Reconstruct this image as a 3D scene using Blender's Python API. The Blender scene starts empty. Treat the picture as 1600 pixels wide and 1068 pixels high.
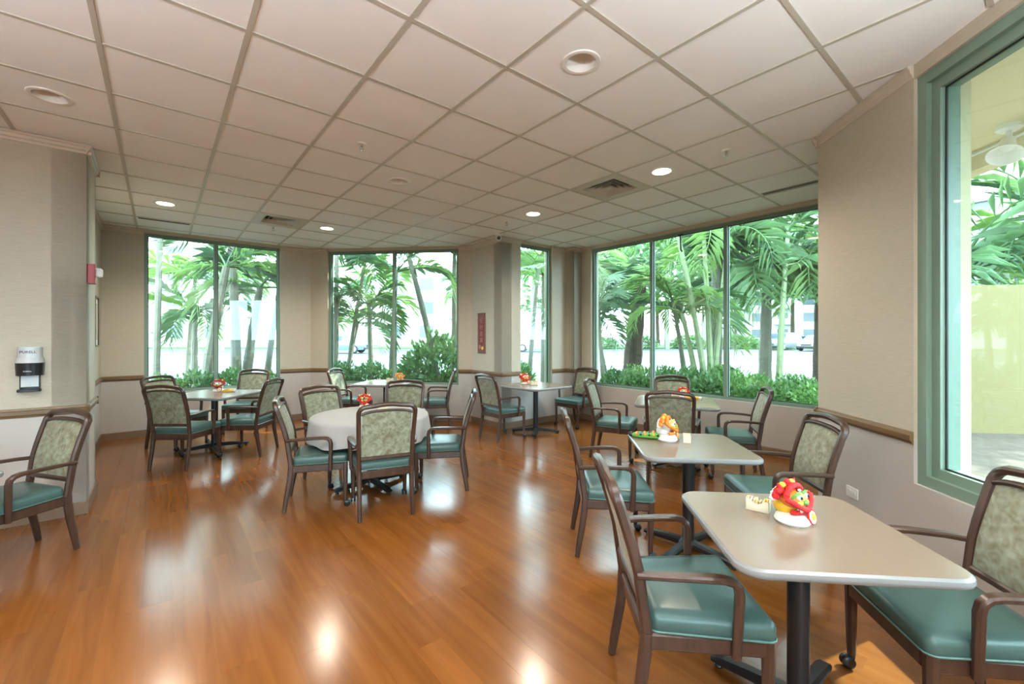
import bpy, bmesh, math, random
from mathutils import Vector, Matrix, noise

scene = bpy.context.scene
col = scene.collection
pi = math.pi

# ------------------------------------------------------------------ camera
CAM_Z = 1.447
cam_d = bpy.data.cameras.new('camera')
cam = bpy.data.objects.new('camera', cam_d)
col.objects.link(cam)
cam.location = (0, 0, CAM_Z)
cam.rotation_euler = (pi / 2, 0, 0)
cam_d.sensor_width = 36.0
cam_d.lens = 36.0 * 674.0 / 1600.0
cam_d.shift_y = -7.0 / 1600.0
cam_d.clip_start = 0.02
cam_d.clip_end = 600
scene.camera = cam

# ------------------------------------------------------------------ sky, sun, exposure
world = bpy.data.worlds.new('sky')
scene.world = world
world.use_nodes = True
wn = world.node_tree.nodes
wn['Background'].inputs[0].default_value = (0.76, 0.89, 1.0, 1)
wn['Background'].inputs[1].default_value = 4.4

sun_d = bpy.data.lights.new('sun', 'SUN')
sun_d.energy = 4.5
sun_d.angle = math.radians(0.8)
sun_d.color = (1.0, 0.95, 0.86)
sun = bpy.data.objects.new('sun', sun_d)
col.objects.link(sun)
sun.rotation_euler = Vector((0.72, 0.30, 0.78)).to_track_quat('Z', 'Y').to_euler()

vs = scene.view_settings
vs.view_transform = 'Standard'
vs.look = 'None'
vs.gamma = 1.0
vs.use_curve_mapping = False
vs.exposure = 1.9
FILL_W = 125.0     # watts of one added fill pendant
LAMP_W = 30.0          # watts of one lit downlight

cy = scene.cycles
cy.caustics_reflective = False
cy.caustics_refractive = False
cy.blur_glossy = 1.0
cy.sample_clamp_indirect = 8.0

# ------------------------------------------------------------------ helpers
YAW = 0.6845           # the building grid against the camera
CS, SN = math.cos(YAW), math.sin(YAW)


def W(u, v, z=0.0):
    return Vector((CS * u - SN * v, SN * u + CS * v, z))


class MB:
    """collects geometry for one mesh"""

    def __init__(self):
        self.v = []
        self.f = []

    def add(self, verts, faces):
        o = len(self.v)
        self.v += [tuple(p) for p in verts]
        self.f += [tuple(i + o for i in f) for f in faces]
        return self

    def box(self, x0, x1, y0, y1, z0, z1, m=None):
        p = [Vector((x, y, z)) for z in (z0, z1) for y in (y0, y1) for x in (x0, x1)]
        if m is not None:
            p = [m @ q for q in p]
        return self.add(p, [(0, 2, 3, 1), (4, 5, 7, 6), (0, 1, 5, 4), (2, 6, 7, 3), (0, 4, 6, 2), (1, 3, 7, 5)])

    def loft(self, rings, cap0=True, cap1=True, closed=True):
        n = len(rings[0])
        verts = [p for r in rings for p in r]
        faces = []
        for i in range(len(rings) - 1):
            for j in range(n if closed else n - 1):
                a = i * n + j
                b = i * n + (j + 1) % n
                faces.append((a, b, b + n, a + n))
        if cap0:
            faces.append(tuple(reversed(range(n))))
        if cap1:
            faces.append(tuple(range((len(rings) - 1) * n, len(rings) * n)))
        return self.add(verts, faces)

    def sweep(self, pts, w, h, hint, ch=0.28):
        """rounded-rectangle bar along pts; w across the hint direction, h across the other"""
        pts = [Vector(p) for p in pts]
        rings = []
        for i, p in enumerate(pts):
            a = pts[max(i - 1, 0)]
            b = pts[min(i + 1, len(pts) - 1)]
            t = (b - a).normalized()
            hv = Vector(hint[i] if isinstance(hint, list) else hint)
            s = (hv - t * t.dot(hv)).normalized()
            n = s.cross(t)
            ww = (w[i] if isinstance(w, (list, tuple)) else w) / 2
            hh = (h[i] if isinstance(h, (list, tuple)) else h) / 2
            c = ch * min(ww, hh) * 2
            prof = [(-ww, -hh + c), (-ww + c, -hh), (ww - c, -hh), (ww, -hh + c), (ww, hh - c), (ww - c, hh),
                    (-ww + c, hh), (-ww, hh - c)]
            rings.append([p + s * x + n * y for x, y in prof])
        return self.loft(rings)

    def tube(self, pts, r, n=8, cap=True):
        pts = [Vector(p) for p in pts]
        rings = []
        ref = Vector((0.13, 0.27, 0.95))
        for i, p in enumerate(pts):
            t = (pts[min(i + 1, len(pts) - 1)] - pts[max(i - 1, 0)]).normalized()
            if abs(t.dot(ref)) > 0.97:
                ref = Vector((1, 0.1, 0))
            s = (ref - t * t.dot(ref)).normalized()
            q = t.cross(s)
            ref = s
            rr = r[i] if isinstance(r, (list, tuple)) else r
            rings.append([p + (s * math.cos(k * 2 * pi / n) + q * math.sin(k * 2 * pi / n)) * rr for k in range(n)])
        return self.loft(rings, cap, cap)

    def lathe(self, prof, n=24, c=(0, 0, 0), cap0=True, cap1=True, m=None):
        c = Vector(c)
        rings = []
        for r, z in prof:
            ring = [Vector((r * math.cos(k * 2 * pi / n), r * math.sin(k * 2 * pi / n), z)) for k in range(n)]
            rings.append([((m @ p) if m is not None else p) + c for p in ring])
        return self.loft(rings, cap0, cap1)

    def ball(self, c, r, nu=14, nv=8, m=None):
        if not isinstance(r, (tuple, list)):
            r = (r, r, r)
        c = Vector(c)
        rings = []
        for i in range(nv + 1):
            a = -pi / 2 + pi * (0.02 + 0.96 * i / nv)
            ring = [Vector((r[0] * math.cos(a) * math.cos(k * 2 * pi / nu), r[1] * math.cos(a) * math.sin(k * 2 * pi / nu),
                            r[2] * math.sin(a))) for k in range(nu)]
            rings.append([((m @ p) if m is not None else p) + c for p in ring])
        return self.loft(rings)

    def prism(self, poly, z0, z1, m=None):
        a = [Vector((p[0], p[1], z0)) for p in poly]
        b = [Vector((p[0], p[1], z1)) for p in poly]
        if m is not None:
            a = [m @ p for p in a]
            b = [m @ p for p in b]
        return self.loft([a, b])

    def mesh(self, name, material, smooth=True, angle=38):
        me = bpy.data.meshes.new(name)
        me.from_pydata(self.v, [], self.f)
        bm = bmesh.new()
        bm.from_mesh(me)
        bmesh.ops.recalc_face_normals(bm, faces=bm.faces)
        bm.to_mesh(me)
        bm.free()
        if material is not None:
            me.materials.append(material)
        if smooth:
            me.shade_smooth()
            me.set_sharp_from_angle(angle=math.radians(angle))
        me.update()
        return me

    def build(self, name, material, parent=None, smooth=True, angle=38):
        return link(name, self.mesh(name, material, smooth, angle), parent)


def link(name, me, parent=None):
    o = bpy.data.objects.new(name, me)
    col.objects.link(o)
    if parent is not None:
        o.parent = parent
    return o


def tag(o, label=None, cat=None, group=None, kind=None):
    if label:
        o['label'] = label
    if cat:
        o['category'] = cat
    if group:
        o['group'] = group
    if kind:
        o['kind'] = kind
    return o


def thing(name, label, cat, loc=(0, 0, 0), rz=0.0, group=None, kind=None):
    o = bpy.data.objects.new(name, None)
    o.empty_display_size = 0.05
    col.objects.link(o)
    o.location = loc
    o.rotation_euler = (0, 0, rz)
    return tag(o, label, cat, group, kind)


def copy_tree(o, parent=None):
    c = o.copy()
    col.objects.link(c)
    c.parent = parent
    for ch in list(o.children):
        copy_tree(ch, c)
    return c


def rounded(poly, r, n=5):
    """rounded-corner outline of a convex polygon"""
    out = []
    k = len(poly)
    for i in range(k):
        p = Vector(poly[i])
        a = (Vector(poly[i - 1]) - p)
        b = (Vector(poly[(i + 1) % k]) - p)
        a.normalize()
        b.normalize()
        ang = a.angle(b)
        d = r / math.tan(ang / 2)
        c = p + (a + b).normalized() * (r / math.sin(ang / 2))
        s, e = p + a * d - c, p + b * d - c
        sa, ea = math.atan2(s.y, s.x), math.atan2(e.y, e.x)
        da = (ea - sa + pi) % (2 * pi) - pi
        for q in range(n + 1):
            t = sa + da * q / n
            out.append((c.x + r * math.cos(t), c.y + r * math.sin(t)))
    return out


def clip_poly(subject, clip):
    """Sutherland-Hodgman; clip is convex and counter-clockwise"""
    out = [Vector(p) for p in subject]
    n = len(clip)
    for i in range(n):
        a, b = Vector(clip[i]), Vector(clip[(i + 1) % n])
        e = b - a

        def side(p):
            return e.x * (p.y - a.y) - e.y * (p.x - a.x)
        src, out = out, []
        for j in range(len(src)):
            p, q = src[j - 1], src[j]
            sp, sq = side(p), side(q)
            if (sp >= 0) != (sq >= 0):
                out.append(p + (q - p) * (sp / (sp - sq)))
            if sq >= 0:
                out.append(q)
        if not out:
            return []
    res = []
    for p in out:
        if not res or (p - res[-1]).length > 1e-4:
            res.append(p)
    if len(res) > 1 and (res[0] - res[-1]).length < 1e-4:
        res.pop()
    return res


def area(poly):
    return 0.5 * sum(poly[i - 1].x * poly[i].y - poly[i].x * poly[i - 1].y for i in range(len(poly)))


def offset_poly(poly, d):
    """poly clockwise (interior on the right): move every edge to its left by d"""
    out = []
    n = len(poly)
    for i in range(n):
        p0, p1, p2 = Vector(poly[i - 1]), Vector(poly[i]), Vector(poly[(i + 1) % n])
        d1, d2 = (p1 - p0).normalized(), (p2 - p1).normalized()
        n1, n2 = Vector((-d1.y, d1.x)), Vector((-d2.y, d2.x))
        m = (n1 + n2)
        m = m / max(m.dot(n1), 0.2)
        out.append(p1 + m * d)
    return out


# ------------------------------------------------------------------ materials
def new_mat(name):
    m = bpy.data.materials.new(name)
    m.use_nodes = True
    nt = m.node_tree
    return m, nt, nt.nodes['Principled BSDF']


def mat(name, c, rough=0.5, metal=0.0, spec=0.5, coat=0.0, var=0.0, vscale=20.0, bump=0.0, bscale=80.0):
    m, nt, b = new_mat(name)
    b.inputs['Base Color'].default_value = (c[0], c[1], c[2], 1)
    b.inputs['Roughness'].default_value = rough
    b.inputs['Metallic'].default_value = metal
    b.inputs['Specular IOR Level'].default_value = spec
    b.inputs['Coat Weight'].default_value = coat
    tc = nt.nodes.new('ShaderNodeTexCoord')
    if var > 0:
        n = nt.nodes.new('ShaderNodeTexNoise')
        n.inputs['Scale'].default_value = vscale
        n.inputs['Detail'].default_value = 4
        nt.links.new(tc.outputs['Object'], n.inputs['Vector'])
        hsv = nt.nodes.new('ShaderNodeHueSaturation')
        hsv.inputs['Color'].default_value = (c[0], c[1], c[2], 1)
        mr = nt.nodes.new('ShaderNodeMapRange')
        mr.inputs['To Min'].default_value = 1 - var
        mr.inputs['To Max'].default_value = 1 + var
        nt.links.new(n.outputs['Fac'], mr.inputs['Value'])
        nt.links.new(mr.outputs['Result'], hsv.inputs['Value'])
        nt.links.new(hsv.outputs['Color'], b.inputs['Base Color'])
    if bump > 0:
        n2 = nt.nodes.new('ShaderNodeTexNoise')
        n2.inputs['Scale'].default_value = bscale
        nt.links.new(tc.outputs['Object'], n2.inputs['Vector'])
        bp = nt.nodes.new('ShaderNodeBump')
        bp.inputs['Strength'].default_value = bump
        bp.inputs['Distance'].default_value = 0.003
        nt.links.new(n2.outputs['Fac'], bp.inputs['Height'])
        nt.links.new(bp.outputs['Normal'], b.inputs['Normal'])
    return m


def ramp(nt, stops):
    r = nt.nodes.new('ShaderNodeValToRGB')
    el = r.color_ramp.elements
    el[0].position, el[0].color = stops[0][0], (*stops[0][1], 1)
    el[1].position, el[1].color = stops[-1][0], (*stops[-1][1], 1)
    for p, c in stops[1:-1]:
        e = el.new(p)
        e.color = (*c, 1)
    return r


def wall_material():
    m, nt, b = new_mat('wallpaper')
    g = nt.nodes.new('ShaderNodeNewGeometry')
    sep = nt.nodes.new('ShaderNodeSeparateXYZ')
    nt.links.new(g.outputs['Position'], sep.inputs[0])
    gt = nt.nodes.new('ShaderNodeMath')
    gt.operation = 'GREATER_THAN'
    gt.inputs[1].default_value = 0.86
    nt.links.new(sep.outputs['Z'], gt.inputs[0])
    mp = nt.nodes.new('ShaderNodeMapping')
    mp.inputs['Scale'].default_value = (14, 14, 260)
    nt.links.new(g.outputs['Position'], mp.inputs[0])
    n = nt.nodes.new('ShaderNodeTexNoise')
    n.inputs['Scale'].default_value = 1.0
    n.inputs['Detail'].default_value = 3
    nt.links.new(mp.outputs[0], n.inputs['Vector'])
    up = ramp(nt, [(0.3, (0.46, 0.405, 0.315)), (0.7, (0.53, 0.47, 0.37))])
    nt.links.new(n.outputs['Fac'], up.inputs[0])
    mx = nt.nodes.new('ShaderNodeMix')
    mx.data_type = 'RGBA'
    mx.inputs[6].default_value = (0.50, 0.465, 0.435, 1)
    nt.links.new(gt.outputs[0], mx.inputs[0])
    nt.links.new(up.outputs[0], mx.inputs[7])
    nt.links.new(mx.outputs[2], b.inputs['Base Color'])
    b.inputs['Roughness'].default_value = 0.5
    bp = nt.nodes.new('ShaderNodeBump')
    bp.inputs['Strength'].default_value = 0.12
    bp.inputs['Distance'].default_value = 0.002
    nt.links.new(n.outputs['Fac'], bp.inputs['Height'])
    nt.links.new(bp.outputs['Normal'], b.inputs['Normal'])
    return m


def floor_material():
    m, nt, b = new_mat('laminate_plank')
    g = nt.nodes.new('ShaderNodeNewGeometry')
    oi = nt.nodes.new('ShaderNodeObjectInfo')
    at = nt.nodes.new('ShaderNodeAttribute')
    at.attribute_name = 'rnd'
    sm = nt.nodes.new('ShaderNodeMath')
    sm.operation = 'ADD'
    nt.links.new(oi.outputs['Random'], sm.inputs[0])
    nt.links.new(at.outputs['Fac'], sm.inputs[1])
    fr = nt.nodes.new('ShaderNodeMath')
    fr.operation = 'FRACT'
    nt.links.new(sm.outputs[0], fr.inputs[0])
    mp = nt.nodes.new('ShaderNodeMapping')
    mp.vector_type = 'TEXTURE'
    mp.inputs['Rotation'].default_value = (0, 0, YAW)
    nt.links.new(g.outputs['Position'], mp.inputs[0])
    off = nt.nodes.new('ShaderNodeVectorMath')
    off.operation = 'MULTIPLY_ADD'
    off.inputs[1].default_value = (17, 1.1, 1)
    cmb = nt.nodes.new('ShaderNodeCombineXYZ')
    k = nt.nodes.new('ShaderNodeMath')
    k.operation = 'MULTIPLY'
    k.inputs[1].default_value = 57
    nt.links.new(fr.outputs[0], k.inputs[0])
    nt.links.new(k.outputs[0], cmb.inputs[1])
    nt.links.new(k.outputs[0], cmb.inputs[0])
    nt.links.new(mp.outputs[0], off.inputs[0])
    nt.links.new(cmb.outputs[0], off.inputs[2])
    n = nt.nodes.new('ShaderNodeTexNoise')
    n.inputs['Scale'].default_value = 1.0
    n.inputs['Detail'].default_value = 2.0
    n.inputs['Distortion'].default_value = 0.6
    nt.links.new(off.outputs[0], n.inputs['Vector'])
    r = ramp(nt, [(0.28, (0.185, 0.060, 0.0100)), (0.5, (0.215, 0.073, 0.013)), (0.72, (0.245, 0.088, 0.018))])
    nt.links.new(n.outputs['Fac'], r.inputs[0])
    hs = nt.nodes.new('ShaderNodeHueSaturation')
    mr = nt.nodes.new('ShaderNodeMapRange')
    mr.inputs['To Min'].default_value = 0.90
    mr.inputs['To Max'].default_value = 1.10
    nt.links.new(fr.outputs[0], mr.inputs['Value'])
    nt.links.new(mr.outputs[0], hs.inputs['Value'])
    nt.links.new(r.outputs[0], hs.inputs['Color'])
    nt.links.new(hs.outputs[0], b.inputs['Base Color'])
    b.inputs['Roughness'].default_value = 0.19
    b.inputs['Specular IOR Level'].default_value = 0.5
    n3 = nt.nodes.new('ShaderNodeTexNoise')
    n3.inputs['Scale'].default_value = 5.0
    nt.links.new(g.outputs['Position'], n3.inputs['Vector'])
    bp = nt.nodes.new('ShaderNodeBump')
    bp.inputs['Strength'].default_value = 0.035
    bp.inputs['Distance'].default_value = 0.006
    nt.links.new(n3.outputs['Fac'], bp.inputs['Height'])
    return m


def fabric_material():
    m, nt, b = new_mat('floral_tapestry')
    tc = nt.nodes.new('ShaderNodeTexCoord')
    n1 = nt.nodes.new('ShaderNodeTexNoise')
    n1.inputs['Scale'].default_value = 9
    n1.inputs['Detail'].default_value = 2
    nt.links.new(tc.outputs['Object'], n1.inputs['Vector'])
    va = nt.nodes.new('ShaderNodeVectorMath')
    va.operation = 'MULTIPLY_ADD'
    va.inputs[1].default_value = (0.10, 0.10, 0.10)
    nt.links.new(n1.outputs['Color'], va.inputs[0])
    nt.links.new(tc.outputs['Object'], va.inputs[2])
    vo = nt.nodes.new('ShaderNodeTexVoronoi')
    vo.inputs['Scale'].default_value = 13
    nt.links.new(va.outputs[0], vo.inputs['Vector'])
    wv = nt.nodes.new('ShaderNodeMath')
    wv.operation = 'SINE'
    ml = nt.nodes.new('ShaderNodeMath')
    ml.operation = 'MULTIPLY'
    ml.inputs[1].default_value = 17
    nt.links.new(vo.outputs['Distance'], ml.inputs[0])
    nt.links.new(ml.outputs[0], wv.inputs[0])
    n2 = nt.nodes.new('ShaderNodeTexNoise')
    n2.inputs['Scale'].default_value = 24
    n2.inputs['Detail'].default_value = 3
    nt.links.new(tc.outputs['Object'], n2.inputs['Vector'])
    ad = nt.nodes.new('ShaderNodeMath')
    ad.operation = 'MULTIPLY_ADD'
    ad.inputs[1].default_value = 0.085
    nt.links.new(wv.outputs[0], ad.inputs[0])
    nt.links.new(n2.outputs['Fac'], ad.inputs[2])
    r = ramp(nt, [(0.25, (0.16, 0.135, 0.075)), (0.42, (0.205, 0.205, 0.13)), (0.55, (0.245, 0.265, 0.185)), (0.78, (0.34, 0.35, 0.26))])
    nt.links.new(ad.outputs[0], r.inputs[0])
    nt.links.new(r.outputs[0], b.inputs['Base Color'])
    b.inputs['Roughness'].default_value = 0.75
    b.inputs['Sheen Weight'].default_value = 0.2
    return m


def wood_material():
    m, nt, b = new_mat('chair_wood')
    tc = nt.nodes.new('ShaderNodeTexCoord')
    mp = nt.nodes.new('ShaderNodeMapping')
    mp.inputs['Scale'].default_value = (40, 40, 5)
    nt.links.new(tc.outputs['Object'], mp.inputs[0])
    n = nt.nodes.new('ShaderNodeTexNoise')
    n.inputs['Scale'].default_value = 1
    n.inputs['Detail'].default_value = 4
    nt.links.new(mp.outputs[0], n.inputs['Vector'])
    r = ramp(nt, [(0.3, (0.046, 0.022, 0.014)), (0.7, (0.074, 0.037, 0.024))])
    nt.links.new(n.outputs['Fac'], r.inputs[0])
    nt.links.new(r.outputs[0], b.inputs['Base Color'])
    b.inputs['Roughness'].default_value = 0.30
    return m


def glass_material(name, tint, refl=1.0):
    m = bpy.data.materials.new(name)
    m.use_nodes = True
    nt = m.node_tree
    nt.nodes.clear()
    out = nt.nodes.new('ShaderNodeOutputMaterial')
    mx = nt.nodes.new('ShaderNodeMixShader')
    tr = nt.nodes.new('ShaderNodeBsdfTransparent')
    tr.inputs[0].default_value = (*tint, 1)
    gl = nt.nodes.new('ShaderNodeBsdfGlossy')
    gl.inputs['Roughness'].default_value = 0.01
    fr = nt.nodes.new('ShaderNodeLayerWeight')
    pw = nt.nodes.new('ShaderNodeMath')
    pw.operation = 'POWER'
    pw.inputs[1].default_value = 5.0
    nt.links.new(fr.outputs['Facing'], pw.inputs[0])
    ml = nt.nodes.new('ShaderNodeMath')
    ml.operation = 'MULTIPLY_ADD'
    ml.inputs[1].default_value = 0.9 * refl
    ml.inputs[2].default_value = 0.04 * refl
    nt.links.new(pw.outputs[0], ml.inputs[0])
    nt.links.new(ml.outputs[0], mx.inputs[0])
    nt.links.new(tr.outputs[0], mx.inputs[1])
    nt.links.new(gl.outputs[0], mx.inputs[2])
    nt.links.new(mx.outputs[0], out.inputs[0])
    return m


def leaf_material(name, dark, light, trans=0.35):
    m = bpy.data.materials.new(name)
    m.use_nodes = True
    nt = m.node_tree
    nt.nodes.clear()
    out = nt.nodes.new('ShaderNodeOutputMaterial')
    oi = nt.nodes.new('ShaderNodeObjectInfo')
    tc = nt.nodes.new('ShaderNodeTexCoord')
    n = nt.nodes.new('ShaderNodeTexNoise')
    n.inputs['Scale'].default_value = 6
    nt.links.new(tc.outputs['Object'], n.inputs['Vector'])
    ad = nt.nodes.new('ShaderNodeMath')
    ad.operation = 'MULTIPLY_ADD'
    ad.inputs[1].default_value = 0.5
    nt.links.new(oi.outputs['Random'], ad.inputs[0])
    hf = nt.nodes.new('ShaderNodeMath')
    hf.operation = 'MULTIPLY'
    hf.inputs[1].default_value = 0.55
    nt.links.new(n.outputs['Fac'], hf.inputs[0])
    nt.links.new(hf.outputs[0], ad.inputs[2])
    r = ramp(nt, [(0.15, dark), (0.8, light)])
    nt.links.new(ad.outputs[0], r.inputs[0])
    df = nt.nodes.new('ShaderNodeBsdfPrincipled')
    df.inputs['Roughness'].default_value = 0.45
    tl = nt.nodes.new('ShaderNodeBsdfTranslucent')
    mx = nt.nodes.new('ShaderNodeMixShader')
    mx.inputs[0].default_value = trans
    nt.links.new(r.outputs[0], df.inputs['Base Color'])
    nt.links.new(r.outputs[0], tl.inputs[0])
    nt.links.new(df.outputs[0], mx.inputs[1])
    nt.links.new(tl.outputs[0], mx.inputs[2])
    nt.links.new(mx.outputs[0], out.inputs[0])
    return m


def emission(name, c, s):
    m = bpy.data.materials.new(name)
    m.use_nodes = True
    nt = m.node_tree
    nt.nodes.clear()
    out = nt.nodes.new('ShaderNodeOutputMaterial')
    e = nt.nodes.new('ShaderNodeEmission')
    e.inputs[0].default_value = (*c, 1)
    e.inputs[1].default_value = s
    nt.links.new(e.outputs[0], out.inputs[0])
    return m


M = dict(
    wall=wall_material(), plank=floor_material(), fabric=fabric_material(), wood=wood_material(),
    subfloor=mat('subfloor', (0.16, 0.062, 0.019), 0.5),
    tile=mat('ceiling_tile', (0.86, 0.885, 0.905), 0.85, var=0.03, vscale=3, bump=0.25, bscale=260),
    tee=mat('ceiling_tee', (0.50, 0.48, 0.42), 0.45),
    slab=mat('roof_slab', (0.5, 0.48, 0.42), 0.8),
    rail=mat('chair_rail_wood', (0.165, 0.092, 0.038), 0.35, var=0.15, vscale=9),
    base=mat('baseboard_vinyl', (0.21, 0.135, 0.085), 0.5, var=0.06, vscale=5),
    crown=mat('crown_paint', (0.56, 0.49, 0.40), 0.45),
    frame=mat('green_aluminium', (0.195, 0.285, 0.225), 0.38, spec=0.5),
    seal=mat('black_gasket', (0.012, 0.02, 0.018), 0.5),
    glass=glass_material('window_glass', (0.86, 0.965, 0.955), 1.3),
    teal=mat('teal_vinyl', (0.058, 0.116, 0.106), 0.32, var=0.06, vscale=7, bump=0.08, bscale=160),
    piping=mat('piping', (0.10, 0.19, 0.17), 0.4),
    black=mat('black_metal', (0.012, 0.013, 0.016), 0.38),
    rubber=mat('black_rubber', (0.010, 0.010, 0.011), 0.3),
    steel=mat('steel', (0.55, 0.55, 0.56), 0.25, metal=1.0),
    lam=mat('grey_laminate', (0.215, 0.155, 0.110), 0.24, var=0.04, vscale=60),
    lamedge=mat('laminate_edge', (0.23, 0.235, 0.24), 0.25),
    cloth=mat('white_cloth', (0.46, 0.46, 0.46), 0.75, var=0.03, vscale=6),
    white=mat('white_plastic', (0.78, 0.78, 0.76), 0.35),
    cream=mat('cream_ceramic', (0.74, 0.68, 0.52), 0.25),
    red=mat('red_felt', (0.62, 0.015, 0.018), 0.8, bump=0.8, bscale=220),
    darkred=mat('dark_red', (0.26, 0.012, 0.014), 0.55),
    orange=mat('orange_paint', (0.80, 0.22, 0.02), 0.45),
    yellow=mat('yellow_paint', (0.85, 0.52, 0.03), 0.45),
    green=mat('green_paint', (0.12, 0.36, 0.06), 0.5),
    pink=mat('pale_pink', (0.46, 0.20, 0.17), 0.6),
    packet=mat('paper_packets', (0.72, 0.55, 0.28), 0.7, var=0.35, vscale=70),
    alarm=mat('alarm_red', (0.36, 0.008, 0.018), 0.35),
    clear=glass_material('clear_plastic', (0.9, 0.93, 0.93), 1.5),
    silver=mat('silver_plastic', (0.58, 0.60, 0.61), 0.25),
    navy=mat('navy_print', (0.02, 0.03, 0.12), 0.5),
    art=mat('picture_paper', (0.55, 0.50, 0.42), 0.6, var=0.3, vscale=7),
    goldframe=mat('picture_frame', (0.10, 0.075, 0.05), 0.35),
    lampglow=emission('lamp_glow', (1.0, 0.80, 0.55), 5.0),
    reflector=mat('lamp_reflector', (0.80, 0.79, 0.76), 0.22, spec=0.7),
    diffuser=mat('air_diffuser', (0.55, 0.53, 0.46), 0.45),
    dark=mat('dark_void', (0.02, 0.02, 0.02), 0.8),
    frond=leaf_material('palm_frond', (0.05, 0.115, 0.065), (0.15, 0.27, 0.11), 0.4),
    frondl=leaf_material('pale_palm_frond', (0.12, 0.24, 0.08), (0.30, 0.46, 0.14), 0.5),
    leaf=leaf_material('shrub_leaf', (0.05, 0.12, 0.05), (0.17, 0.32, 0.09), 0.35),
    treeleaf=leaf_material('tree_leaf', (0.06, 0.14, 0.06), (0.20, 0.33, 0.14), 0.4),
    trunk=mat('palm_trunk', (0.19, 0.19, 0.145), 0.8, var=0.35, vscale=11, bump=0.6, bscale=30),
    trunkg=mat('green_palm_stem', (0.26, 0.32, 0.17), 0.6, var=0.25, vscale=9),
    bark=mat('shaggy_bark', (0.085, 0.062, 0.045), 0.9, var=0.4, vscale=14, bump=1.0, bscale=40),
    mulch=mat('garden_soil', (0.085, 0.062, 0.045), 0.95, var=0.5, vscale=9, bump=0.8, bscale=14),
    road=mat('asphalt', (0.040, 0.047, 0.058), 0.85, var=0.12, vscale=0.6),
    paint=mat('road_paint', (0.75, 0.75, 0.73), 0.7),
    concrete=mat('pale_concrete', (0.55, 0.54, 0.50), 0.8, var=0.08, vscale=1.5),
    lawn=mat('lawn', (0.06, 0.13, 0.03), 0.9, var=0.3, vscale=2),
    stucco=mat('cream_stucco', (0.64, 0.58, 0.38), 0.85, bump=0.3, bscale=60),
    yellowwall=mat('yellow_stucco', (0.165, 0.133, 0.055), 0.85, bump=0.3, bscale=50),
    scrollred=mat('scroll_red', (0.20, 0.012, 0.012), 0.6),
    scrollrim=mat('scroll_border', (0.20, 0.062, 0.048), 0.6),
    bwhite=mat('white_render', (0.72, 0.72, 0.70), 0.8),
    bpane=mat('building_window', (0.12, 0.15, 0.18), 0.2),
    carglass=mat('car_glass', (0.03, 0.05, 0.07), 0.08),
    carsilver=mat('car_silver', (0.20, 0.23, 0.27), 0.25, metal=0.5),
    carblue=mat('car_pale_blue', (0.14, 0.20, 0.26), 0.25, metal=0.4),
    carwhite=mat('car_white', (0.36, 0.37, 0.38), 0.25),
    tyre=mat('tyre', (0.02, 0.02, 0.022), 0.8),
)
# ------------------------------------------------------------------ the room shell
CEIL = 3.032
TOP = 3.20
UV = [(-4.2, 4.98), (-0.47, 4.98), (-0.47, 5.61), (-0.64, 5.61), (-0.64, 8.30), (2.10, 8.30), (4.165, 6.20),
      (4.165, 5.36), (5.62, 5.36), (5.62, 5.16), (5.81, 5.16), (5.81, 1.117), (4.05, 1.117), (0.16, -2.773), (-4.2, -2.773)]
ROOM = [W(u, v).to_2d() for u, v in UV]          # clockwise seen from above
SIDES = ['front_of_pier', 'side_of_pier', 'behind_pier', 'left', 'far_left', 'far_middle', 'side_of_column', 'far_right',
         'corner_step', 'corner_nib', 'right', 'right_return', 'near_right', 'back', 'left_end']
THICK = 0.20


def frame_of(i):
    a, b = ROOM[i], ROOM[(i + 1) % len(ROOM)]
    d = (b - a)
    L = d.length
    d.normalize()
    n = Vector((-d.y, d.x))
    m = Matrix(((d.x, n.x, 0, a.x), (d.y, n.y, 0, a.y), (0, 0, 1, 0), (0, 0, 0, 1)))   # local: x along, y outward, z up
    return L, m


# openings: wall index -> (s0, s1, z0, z1)
L5 = (ROOM[6] - ROOM[5]).length
OPEN = {4: (0.46, 2.25, 0.62, 2.985), 5: (0.325, 2.71, 0.62, 2.985), 7: (0.39, 1.11, 0.62, 2.985),
        10: (0.215, 3.66, 0.62, 2.975), 12: (0.92, 3.3, 0.60, 2.95), 13: (0.5, 3.6, 0.60, 2.95)}

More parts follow.
